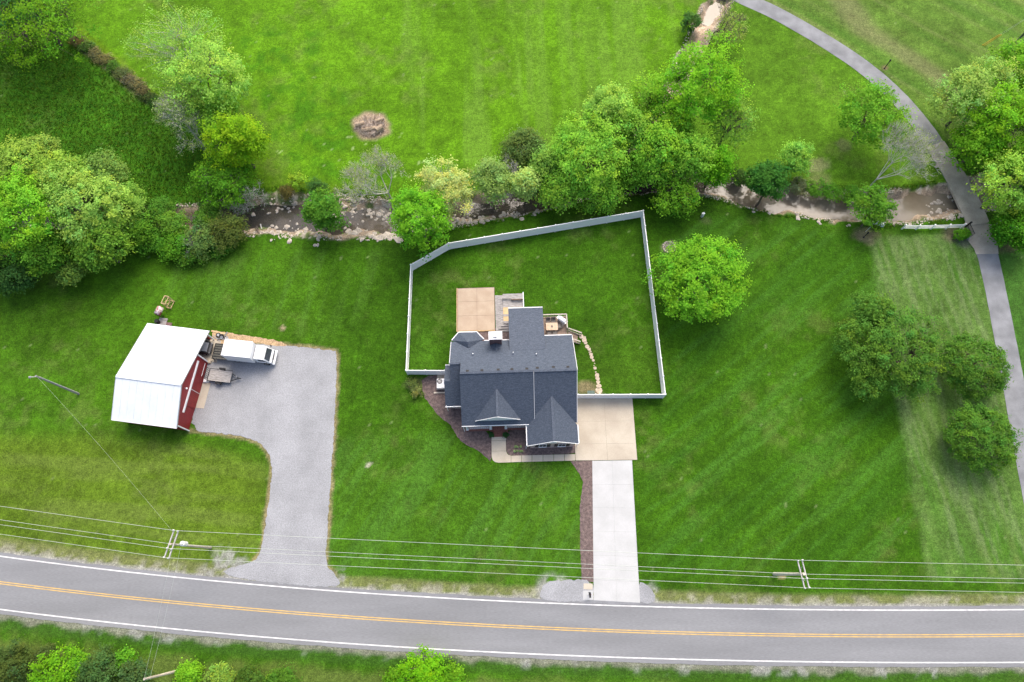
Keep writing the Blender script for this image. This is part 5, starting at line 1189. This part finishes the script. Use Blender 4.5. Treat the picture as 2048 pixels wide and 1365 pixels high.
# upper-left line of trees
tree('field_tree', 'sparse grey-green tree at the top of the ditch row', 362, 100, 90, 6.4, 5.0, (.19, .285, .080), 230, 30, .24, 12, clump=.75, shell=.3, trunk=.2, bark=M_BARKG, lobe_amp=.3)
tree('field_tree', 'big pale green tree in the middle of the ditch row', 404, 165, 90, 7.2, 5.6, (.205, .320, .075), 250, 40, .28, 13, clump=.7, shell=.4, trunk=.24, lobe_amp=.36, lobes=8)
bare_tree('bare_tree', 'grey bare-branched tree below the big pale green one', 408, 292, 9.5, 1.2, 14, col=(.20, .27, .09), nleaf=5200, leaf=.22, fan=(-.25, .1), r0=.2)
tree('field_tree', 'vivid yellow-green tree at the lower end of the ditch row', 478, 288, 54, 5.6, 5.2, YEL, 230, 44, .28, 15, clump=.6, shell=.35, trunk=.2, lobe_amp=.3)
tree('field_tree', 'mid green tree low in the ditch row above the creek', 446, 358, 58, 3.2, 3.0, (.075, .175, .016), 170, 40, .27, 16, clump=.65, shell=.3, trunk=.15)
bare_tree('bare_shrub', 'grey bare shrub hanging over the stony creek bank', 497, 402, 6.0, 1.35, 17, col=(.09, .17, .05), nleaf=1500, leaf=.2, levels=4, kids=5, r0=.1, up=.15)
tree('corner_tree', 'loose yellow-green tree in the top left corner', 70, 30, 112, 6.0, 5.0, (.100, .200, .016), 230, 32, .30, 18, clump=.85, shell=.25, trunk=.24, lobe_amp=.35)
tree('corner_tree', 'blue-green tree at the left edge of the top corner', 10, 25, 62, 5.0, 4.4, (.050, .135, .045), 120, 40, .28, 19, clump=.7, trunk=.2)
for k, (u, v, s, lab, c) in enumerate(((155, 82, 19, 'brown brambles at the top of the ditch row', (.12, .095, .055)), (190, 106, 17, 'grey brambles second along the ditch row', (.17, .15, .10)), (226, 132, 18, 'green brambles midway along the ditch row', (.07, .14, .03)), (258, 158, 20, 'purple-grey brambles near the lower ditch row', (.13, .11, .09)), (285, 182, 19, 'brown-grey brambles at the lower end of the ditch row', (.12, .105, .07)), (312, 205, 16, 'dark green shrub at the foot of the ditch row', (.035, .085, .02)))):
    tree('bramble', lab, u, v, s * .72, .40, .42, c, 50, 22, .18, 30 + k, cat='shrub', clump=.35, trunk=.03, shell=.2, group='brambles along the ditch')
for k, (u, v, s, lab, c) in enumerate(((172, 93, 12, 'thin grass-green brambles between the top brown and grey ones', (.08, .13, .04)), (208, 118, 14, 'low tan brambles in the upper half of the ditch row', (.16, .14, .08)), (243, 146, 13, 'low grey-green brambles in the lower half of the ditch row', (.10, .12, .06)), (271, 168, 13, 'low tan-grey brambles near the foot of the ditch row', (.15, .135, .09)), (298, 194, 13, 'green-brown brambles next to the dark foot shrub', (.07, .10, .04)))):
    tree('bramble', lab, u, v, s, .3, .35, c, 46, 22, .18, 230 + k, cat='shrub', clump=.4, trunk=.03, shell=.2, group='brambles along the ditch', sx=1.4)
tree('field_tree', 'green tree filling the ditch row between the pale and the vivid tree', 440, 232, 46, 5.0, 4.2, (.130, .240, .035), 150, 38, .28, 240, clump=.65, shell=.3, trunk=.16, lobe_amp=.3)
# left-hand wood
for k, (u, v, r, zc, hv, c, nl, lab) in enumerate((
        (45, 335, 62, 5.0, 3.8, (.190, .270, .060), 36, 'pale olive tree at the upper left of the creek wood'),
        (140, 350, 58, 4.8, 3.6, (.185, .275, .055), 34, 'pale green tree along the top of the creek wood'),
        (215, 345, 44, 3.6, 2.8, (.120, .190, .055), 24, 'thin grey-green tree on the upper right of the creek wood'),
        (40, 425, 84, 6.5, 5.0, (.150, .300, .030), 46, 'large vivid green tree on the left of the creek wood'),
        (165, 412, 88, 6.8, 4.8, (.205, .300, .080), 42, 'large pale green tree in the middle of the creek wood'),
        (232, 440, 62, 5.0, 3.8, (.150, .245, .055), 38, 'soft green tree on the right of the creek wood'),
        (95, 500, 72, 5.0, 4.0, (.085, .185, .026), 40, 'mid green tree at the lower left of the creek wood'),
        (200, 492, 78, 4.6, 3.8, (.110, .205, .034), 40, 'mid green tree at the lower right of the creek wood'),
        (30, 545, 48, 3.0, 2.6, (.045, .100, .032), 40, 'dark blue-green shrubby tree at the lower left wood edge'),
        (-60, 470, 80, 6.0, 5.0, (.10, .2, .03), 36, 'green tree at the left photo edge of the wood'),
        (262, 405, 34, 3.4, 2.6, (.120, .215, .045), 36, 'small grey-green tree trailing right of the creek wood'),
        (272, 462, 36, 2.8, 2.4, (.085, .185, .024), 38, 'small green tree at the right tip of the creek wood'),
        (140, 545, 34, 2.4, 2.0, (.110, .175, .045), 34, 'low olive tree on the lawn edge of the creek wood'),
        (85, 300, 30, 3.2, 2.4, (.170, .240, .060), 26, 'small thin tree on the pasture edge of the creek wood'))):
    tree('wood_tree', lab, u, v, r * .90, zc * (.9, 1.15, .8, 1.2, 1.0, .85, .8, 1.0, .9, 1.1)[k % 10], hv * 1.05, c, int(80 + r * 2.1), nl, .28, 50 + k, clump=.60, shell=.45, trunk=.2, lobe_amp=.44, group='trees of the creek wood')
for k, (u, v, r, zc, c, lab) in enumerate(((300, 478, 36, 1.6, (.060, .150, .020), 'green thicket right of the creek wood'), (350, 490, 34, 1.4, (.075, .185, .020), 'bright green thicket on the lawn edge of the creek'), (345, 448, 28, 1.8, (.10, .19, .03), 'light green shrub leaning over the dark creek'), (320, 425, 32, 1.6, (.065, .15, .025), 'mid green shrub on the north side of the dark creek'), (400, 480, 38, 1.6, (.085, .140, .050), 'grey-green shrub with bare twigs by the creek'), (452, 465, 42, 1.8, (.072, .095, .030), 'brownish olive shrub beside the creek shallows'), (415, 430, 30, 1.2, (.070, .15, .025), 'green shrub north of the creek shallows'), (380, 505, 28, 1.0, (.055, .130, .020), 'low green shrub on the lawn edge'), (440, 492, 24, .8, (.05, .12, .02), 'low shrub below the olive shrub'))):
    tree('creek_shrub', lab, u, v, r, zc, zc * .95, c, 40 + int(r * 1.6), 40, .24, 70 + k, cat='shrub', clump=.55, trunk=.06, shell=.3, group='shrubs along the west creek')
bare_tree('twiggy_bush', 'grey leafless bush among the west creek shrubs', 398, 500, 3.4, 1.5, 80, nleaf=250, levels=4, kids=6, r0=.06, cat='shrub', up=.2, thin=1.2, bark=mat('grey_twig', (.36, .35, .36), (.26, .25, .26)))
# middle creek trees
for k, (u, v, r, zc, hv, c, nl, lab) in enumerate((
        (1178, 305, 92, 5.5, 4.4, (.165, .300, .045), 42, 'broad bright green tree behind the back fence'),
        (1212, 225, 54, 5.5, 4.0, (.205, .320, .075), 40, 'pale green rounded tree north of the broad one'),
        (1392, 180, 96, 8.0, 6.0, (.140, .285, .022), 42, 'tallest vivid green tree at the head of the brook'),
        (1300, 205, 46, 5.0, 4.2, (.150, .27, .03), 22, 'thin green tree left of the tallest tree'),
        (1312, 310, 52, 5.0, 4.2, (.150, .285, .035), 42, 'bright green tree between the broad tree and the dark round one'),
        (1384, 312, 50, 4.6, 4.0, (.150, .280, .040), 38, 'light green tree above the east creek bend'),
        (1428, 338, 31, 3.4, 3.4, (.095, .235, .014), 44, 'narrow saturated green tree at the creek bend'),
        (1352, 392, 42, 2.6, 2.2, (.095, .205, .020), 22, 'sparse green tree overhanging the lawn north of the fence corner'),
        (1460, 245, 48, 4.6, 4.0, (.150, .25, .05), 14, 'wispy thin tree right of the tallest tree'),
        (985, 362, 44, 3.6, 3.2, (.165, .23, .085), 26, 'grey-green thin tree over the stony creek bend'),
        (1046, 300, 46, 2.8, 2.6, (.090, .130, .045), 40, 'dark grey-green thicket left of the broad tree'),
        (1052, 372, 24, 3.0, 3.0, (.270, .340, .130), 40, 'slender pale silvery tree over the creek stones'),
        (1118, 378, 46, 3.0, 2.8, (.140, .26, .04), 36, 'low green tree over the creek behind the fence'),
        (1205, 385, 44, 2.8, 2.4, (.110, .225, .03), 26, 'loose low tree right of the low green one'),
        (1262, 268, 44, 4.4, 3.6, (.150, .265, .045), 32, 'soft green tree covering the brook between the two big crowns'),
        (1262, 346, 34, 2.6, 2.2, (.105, .215, .026), 34, 'low green tree at the brook mouth'),
        (1345, 258, 50, 5.0, 4.0, (.125, .245, .026), 34, 'green tree below the tallest tree'),
        (1090, 330, 38, 3.6, 3.0, (.150, .250, .060), 34, 'soft green tree between the dark thicket and the broad tree'))):
    tree('creek_side_tree', lab, u, v, r, zc * 1.1, hv * 1.2, c, int(80 + r * 2.4), nl, .28, 90 + k, clump=.66, shell=.36, trunk=.16, lobe_amp=.30, group='trees along the middle creek')
bare_tree('bare_tree', 'bleached dead tree in the thicket by the creek', 1035, 360, 7.0, 1.2, 110, nleaf=60, levels=4, kids=4, r0=.11)
bare_tree('bare_tree', 'brown bare tree at the top of the brook', 1418, 92, 9.5, 1.25, 111, nleaf=700, col=(.22, .27, .07), levels=5, kids=3, r0=.16, bark=M_BARK, thin=1.3)
tree('brook_shrub', 'dark green shrub on the west side of the upper brook', 1385, 45, 22, 1.6, 1.8, (.045, .10, .03), 50, 36, .22, 112, cat='shrub', clump=.4, trunk=.05)
tree('brook_shrub', 'pale yellow-green bush beside the upper brook and lane', 1465, 55, 34, 2.2, 1.8, (.22, .28, .08), 70, 20, .2, 113, cat='shrub', clump=.5, trunk=.05)
for k, (u, v, r) in enumerate(((1255, 318, 22), (1290, 345, 20), (1330, 350, 22))):
    tree('understorey_shrub', ['dark shrub at the brook mouth, left of three', 'dark shrub at the brook mouth, middle of three', 'dark shrub at the brook mouth, right of three'][k], u, v, r, 1.0, .9, (.04, .09, .02), 45, 36, .22, 115 + k, cat='shrub', clump=.4, trunk=.05, group='shrubs at the brook mouth')
# east creek
tree('lane_side_tree', 'mid green tree beside the upper lane', 1742, 232, 68, 5.2, 4.2, (.110, .230, .026), 220, 42, .27, 120, clump=.65, shell=.4, trunk=.18)
bare_tree('bare_tree', 'nearly bare fan-shaped tree above the east creek', 1724, 390, 12.5, 1.15, 121, col=(.20, .26, .08), nleaf=3600, leaf=.18, fan=(.30, .30), r0=.13, up=.5)
tree('small_tree', 'small light green tree above the ivy-clad one', 1592, 318, 30, 3.0, 2.8, (.160, .290, .060), 100, 42, .24, 122, clump=.5, trunk=.09)
tree('ivy_tree', 'dark ivy-covered tree leaning over the east creek', 1530, 362, 40, 3.0, 2.8, (.040, .120, .026), 150, 46, .26, 123, clump=.5, trunk=.16, shell=.5, trunk_at=(1512, 412))
tree('creek_tree', 'mid green tree on the near bank above the drain chute', 1745, 412, 42, 2.8, 2.6, (.085, .185, .024), 140, 40, .26, 124, clump=.55, trunk=.12, shell=.3, trunk_at=(1722, 452))
for k, (u, v, r, c, lab) in enumerate(((1600, 375, 20, (.12, .13, .09), 'grey twiggy shrub on the bank below the small tree'), (1630, 376, 22, (.075, .17, .025), 'leafy green shrub on the east creek bank'), (1665, 383, 20, (.065, .16, .02), 'green shrub with yellow flowers on the east creek bank'), (1700, 386, 18, (.06, .15, .02), 'low green shrub at the foot of the bare fan tree'), (1480, 352, 18, (.05, .1, .03), 'dark shrub left of the ivy-covered tree'))):
    tree('bank_shrub', lab, u, v, r, .6, .6, c, 50, 36, .2, 130 + k, cat='shrub', clump=.38, trunk=.04, group='shrubs on the east creek bank')
# right-hand wood
for k, (u, v, r, zc, hv, c, nl, lab) in enumerate((
        (1950, 192, 72, 6.0, 4.8, (.205, .290, .090), 40, 'pale grey-green tree in the right-hand wood'),
        (2005, 245, 80, 6.5, 5.2, (.140, .280, .020), 44, 'vivid green tree in the right-hand wood'),
        (2040, 140, 62, 6.0, 4.8, (.130, .255, .025), 38, 'green tree at the top of the right-hand wood'),
        (1958, 295, 52, 4.4, 3.8, (.110, .235, .020), 40, 'green tree leaning over the lane by the bridge'),
        (2022, 372, 64, 5.5, 4.6, (.205, .310, .055), 42, 'light yellow-green tree beside the bridge'),
        (2055, 330, 60, 6.0, 5.0, (.130, .25, .025), 38, 'green tree at the right photo edge'),
        (2038, 465, 44, 2.8, 2.6, (.060, .165, .014), 40, 'deep green tree below the right rail fence'),
        (2110, 240, 90, 7.0, 5.5, (.12, .24, .03), 30, 'green tree beyond the right photo edge'))):
    tree('wood_tree', lab, u, v, r, zc * 1.08, hv * 1.15, c, int(85 + r * 2.4), nl, .28, 140 + k, clump=.68, shell=.4, trunk=.2, lobe_amp=.30, group='trees of the right-hand wood')
tree('wood_shrub', 'shrub under the right-hand rail fence', 2005, 470, 20, .8, .8, (.045, .12, .02), 45, 36, .22, 155, cat='shrub', clump=.4, trunk=.04)
for k, (u, v, lab) in enumerate(((1917, 471, 'clipped round shrub by the gate, left of the pair'), (1929, 467, 'clipped round shrub by the gate, right of the pair'))):
    tree('round_shrub', lab, u, v, 9.5, .55, .58, (.085, .20, .02), 60, 44, .12, 160 + k, cat='shrub', clump=.16, lobe_amp=.04, shell=.85, trunk=.03, group='clipped shrubs by the gate')
# south of the road
for k, (u, v, r, zc, c, lab) in enumerate(((20, 1330, 44, 1.6, (.060, .085, .028), 'brownish dark bush at the lower left corner'), (85, 1320, 26, 1.0, (.055, .075, .028), 'small dark bush beside the lower left corner'), (105, 1352, 50, 1.8, (.105, .235, .014), 'vivid green bush at the bottom left'), (195, 1345, 46, 1.5, (.052, .095, .034), 'dark grey-green bush at the bottom left'), (150, 1330, 28, 1.0, (.11, .24, .02), 'small vivid bush between the two bottom-left bushes'), (262, 1358, 34, 1.2, (.055, .095, .04), 'blue-grey bush left of the stub pole'), (250, 1325, 22, .8, (.08, .2, .02), 'bright weed clump above the stub pole'), (375, 1350, 24, .9, (.13, .26, .02), 'bright bush at the foot of the stub pole'), (440, 1360, 26, .8, (.15, .23, .05), 'pale bush right of the stub pole'), (500, 1364, 30, .9, (.055, .10, .02), 'dark low bush at the bottom edge'),
        (845, 1345, 44, 1.7, (.120, .270, .012), 'vivid green bush below the road in the middle'), (800, 1362, 30, 1.0, (.09, .2, .015), 'green bush left of the middle roadside bush'), (905, 1362, 28, .9, (.10, .21, .015), 'green bush right of the middle roadside bush'), (560, 1372, 40, 1.2, (.06, .13, .02), 'green bush cut by the bottom edge'))):
    tree('roadside_bush', lab, u, v, r, zc, zc * .95, c, 45 + int(r * 1.6), 40, .22, 170 + k, cat='shrub', clump=.45, trunk=.05, shell=.3, group='bushes below the road')
# small plants by the house
for k, ((x, y), lab) in enumerate(PLANTERS):
    t = thing('potted_shrub', lab, 'potted plant', (x, y, .052), 0, 'potted shrubs at the porch')
    rng = np.random.RandomState(300 + k); V, F, cc, cen = crown_parts(rng, .30, .28, .62, 26, 40, .10, (.025, .065, .03), clump=.14, shell=.7)
    MB().lathe([(.17, 0), (.23, .34), (.25, .38), (.20, .37)], n=12).build('pot', M_BLACK, t); link('foliage', np_mesh('foliage', V, F, M_LEAF, cc), None, t)
for k, (u, v, r, c, lab) in enumerate(((824, 768, 14, (.10, .13, .05), 'weedy shrub outside the fence corner by the mulch bed'), (833, 785, 12, (.15, .16, .07), 'dry tall weeds at the mulch bed corner'))):
    tree('weed_clump', lab, u, v, r, .45, .5, c, 34, 26, .14, 190 + k, cat='shrub', clump=.3, trunk=.02, shell=.15)
rs = random.Random(8)
for k, (u, v) in enumerate(((1030, 894), (1034.5, 894), (1041.5, 893.5), (1029, 903), (1033.5, 902.5), (1040, 902), (1044, 903.5))):
    x, y = G(u, v, .1); t = thing('bedding_plant', 'tiny pale seedling in the garage mulch bed, %s' % ('back row, first from the walk', 'back row, second from the walk', 'back row, third from the walk', 'front row, first from the walk', 'front row, second from the walk', 'front row, third from the walk', 'front row, last from the walk')[k], 'plant', (x, y, .014), 0, 'seedlings in the mulch bed')
    rng = np.random.RandomState(400 + k); V, F, cc, cen = crown_parts(rng, .13, .10, .14, 8, 10, .09, (.22, .28, .16), clump=.08, shell=.3, flat=-.1); link('foliage', np_mesh('foliage', V, F, M_LEAF, cc), None, t); MB().tube((0, 0, -.02), (0, 0, .15), .01, n=5).build('stem', M_BARK, t)

# ------------------------------------------------------------------ creek stones: large ones singly, pebbles as a mass
rs = random.Random(21)
cs = struct_root('creek_stones', 'pale stones lying along the creek banks')
def on_creek(u, v): x, y = G(u, v, -.5); return x, y
spots = [(508, 425), (553, 418), (580, 420), (566, 408), (540, 405), (610, 412), (590, 398), (620, 398), (545, 455), (575, 452), (555, 462), (700, 400), (690, 412), (705, 418), (722, 405), (750, 437), (765, 432), (770, 440), (688, 427), (702, 428), (735, 422), (760, 420), (690, 452), (700, 457), (720, 465), (745, 472), (765, 475), (785, 478), (735, 458), (715, 455), (550, 482), (577, 484), (640, 470), (635, 480), (632, 492), (725, 484), (760, 484), (905, 430), (912, 442), (925, 438), (945, 440), (960, 448), (980, 442), (1000, 432), (1020, 428), (930, 450), (910, 452), (1040, 440), (1065, 432), (1250, 362), (1270, 366), (1300, 364), (1330, 366), (1360, 372), (1395, 376), (1880, 418), (1870, 405), (1895, 425), (1862, 428), (1905, 395), (1855, 440), (1900, 440), (1912, 432), (1880, 345), (1888, 350), (1895, 342), (1870, 338), (1500, 425), (1535, 432), (1590, 440), (1640, 450), (1690, 458), (1258, 300), (1268, 292), (1275, 318), (1380, 70), (1372, 90), (1395, 85), (1410, 62)]
for u, v in spots:
    for j in range(2):
        x, y = on_creek(u + rs.uniform(-6, 6), v + rs.uniform(-4, 4)); s_ = rs.uniform(.12, .30) if j else rs.uniform(.20, .46)
        rock(cs, x, y, max(gz(x, y), -.95) + .03, s_, 'stone', M_ROCK, .6)
def scatter(px, n, s0, s1, sz, m=M_ROCK):
    P = GP(px, -.5); xs_ = [p[0] for p in P]; ys_ = [p[1] for p in P]; k = 0
    while k < n:
        x, y = rs.uniform(min(xs_), max(xs_)), rs.uniform(min(ys_), max(ys_))
        if not inpoly(np.array([x]), np.array([y]), P)[0]: continue
        rock(cs, x, y, max(gz(x, y), -.95) + .03, rs.uniform(s0, s1), 'stone', m, sz * rs.uniform(.7, 1.2)); k += 1
M_LEDGE = mat('pale_rock_ledge', (.60, .52, .40), (.42, .35, .26), scale=1.2, fine=8, finev=.15, bump=.3)
scatter([(585, 400), (640, 396), (690, 400), (790, 408), (790, 432), (690, 424), (640, 418), (585, 416)], 60, .14, .40, .7)
scatter([(510, 400), (580, 392), (590, 420), (520, 428)], 22, .10, .30, .7)
scatter([(530, 448), (640, 455), (640, 468), (540, 468)], 24, .10, .32, .5)
scatter([(690, 456), (740, 466), (800, 470), (800, 484), (740, 480), (690, 466)], 26, .30, .75, .22, M_LEDGE)
scatter([(545, 428), (640, 425), (790, 428), (790, 452), (640, 452), (560, 448)], 14, .07, .26, .4)
scatter([(900, 430), (980, 428), (1080, 415), (1090, 432), (1000, 446), (905, 456)], 34, .14, .42, .55)
scatter([(1855, 400), (1905, 385), (1915, 440), (1860, 446)], 24, .12, .36, .6)
rng = np.random.RandomState(77); RV = np.array([v.co[:] for v in ROCKS[0].vertices]); RF = np.array([list(p.vertices) for p in ROCKS[0].polygons if len(p.vertices) == 4])
PX = []; PS = []
for CC, cnt, xa, xb in ((CK, 5200, -70, 85), (TR, 900, -70, 85)):
    i = rng.randint(0, len(CC) - 1, cnt); tt = rng.rand(cnt)[:, None]; p = CC[i] * (1 - tt) + CC[i + 1] * tt; d_ = unit(CC[i + 1, :2] - CC[i, :2])
    o = rng.choice([-1, 1], cnt) * rng.uniform(.78, 1.06, cnt) * p[:, 3]; xy = np.stack([p[:, 0] - d_[:, 1] * o, p[:, 1] + d_[:, 0] * o], 1)
    k = (p[:, 0] > xa) & (p[:, 0] < xb) & (vnoise(xy[:, 0], xy[:, 1], 3.0, 88) > .45); PX.append(xy[k])
PX = np.concatenate(PX); n = len(PX); pz = height(PX[:, 0], PX[:, 1]) + .02; s_ = rng.uniform(.05, .19, n); an = rng.uniform(0, 6.28, n); c_, s2 = np.cos(an)[:, None], np.sin(an)[:, None]
W0 = RV[None] * np.stack([s_, s_ * rng.uniform(.6, 1, n), s_ * .6], 1)[:, None]
PV = np.stack([W0[..., 0] * c_ - W0[..., 1] * s2 + PX[:, :1], W0[..., 0] * s2 + W0[..., 1] * c_ + PX[:, 1:], W0[..., 2] + pz[:, None]], -1).reshape(-1, 3)
PF = (RF[None] + (np.arange(n) * len(RV))[:, None, None]).reshape(-1, 4)
o = link('pebbles', np_mesh('pebbles', PV, PF, M_ROCK), None, cs); o['kind'] = 'stuff'
for k, (u, v, a, L_) in enumerate(((517, 465, -.9, 1.1), (521, 452, -1.2, .8), (516, 458, -1.0, .9))):
    x, y = on_creek(u, v); z = gz(x, y); tag(MB().tube((-L_ / 2 * math.cos(a), -L_ / 2 * math.sin(a), .12), (L_ / 2 * math.cos(a), L_ / 2 * math.sin(a), .16), .10, .08, 8).build('driftwood_log', M_BARK if k % 2 == 0 else M_BARKG, None, (x, y, z)), ['dark driftwood log nearest the lawn on the creek shore', 'pale driftwood log farthest up the creek shore', 'dark driftwood log in the middle on the creek shore'][k], 'log')
# ------------------------------------------------------------------ tall grass tufts in the pasture, field edge and banks
rng = np.random.RandomState(99); N_ = 60000
tx = rng.uniform(-84, 60, N_ * 3); ty = rng.uniform(44, 92, N_ * 3)
k1 = inpoly(tx, ty, GP([(-200, 460), (-200, -100), (100, -60), (150, 70), (330, 225), (500, 390), (460, 440)]))
dC, hw, hc = dist_course(tx, ty, CK); k2 = (dC > hc * .95) & (dC < hc * 1.18) & (fbm(tx, ty, 3, 71, 3) > .42)
keep = (k1 & (dC > hc * 1.05) & (rng.rand(len(tx)) < .55)) | k2
tx, ty = tx[keep], ty[keep]; n = len(tx); tz = height(tx, ty)
h_ = rng.uniform(.12, .34, n); B_ = 3; V = []; 
ang = rng.uniform(0, 6.28, (n, B_)); lean = rng.uniform(.10, .30, (n, B_)); wv = .045
P = np.stack([tx, ty, tz], 1)
for b in range(B_):
    ca, sa_ = np.cos(ang[:, b]), np.sin(ang[:, b]); side = np.stack([-sa_, ca, np.zeros(n)], 1) * wv; tip = np.stack([ca * lean[:, b], sa_ * lean[:, b], h_], 1)
    V.append(np.stack([P - side, P + side, P + tip], 1))
V = np.stack(V, 1).reshape(-1, 3); F = np.arange(len(V)).reshape(-1, 3)
gc = np.array([.060, .185, .012])[None] * (1 + .5 * (fbm(tx, ty, 1.5, 72, 3) - .5))[:, None] * rng.uniform(.75, 1.4, (n, 1)); gc[:, 0] *= rng.uniform(.8, 1.9, n)
tag(link('meadow_grass', np_mesh('meadow_grass', V, F, M_LEAF, np.repeat(gc, B_ * 3, 0))), 'tall unmown meadow grass in the pasture and field edge', 'grass', None, 'stuff')
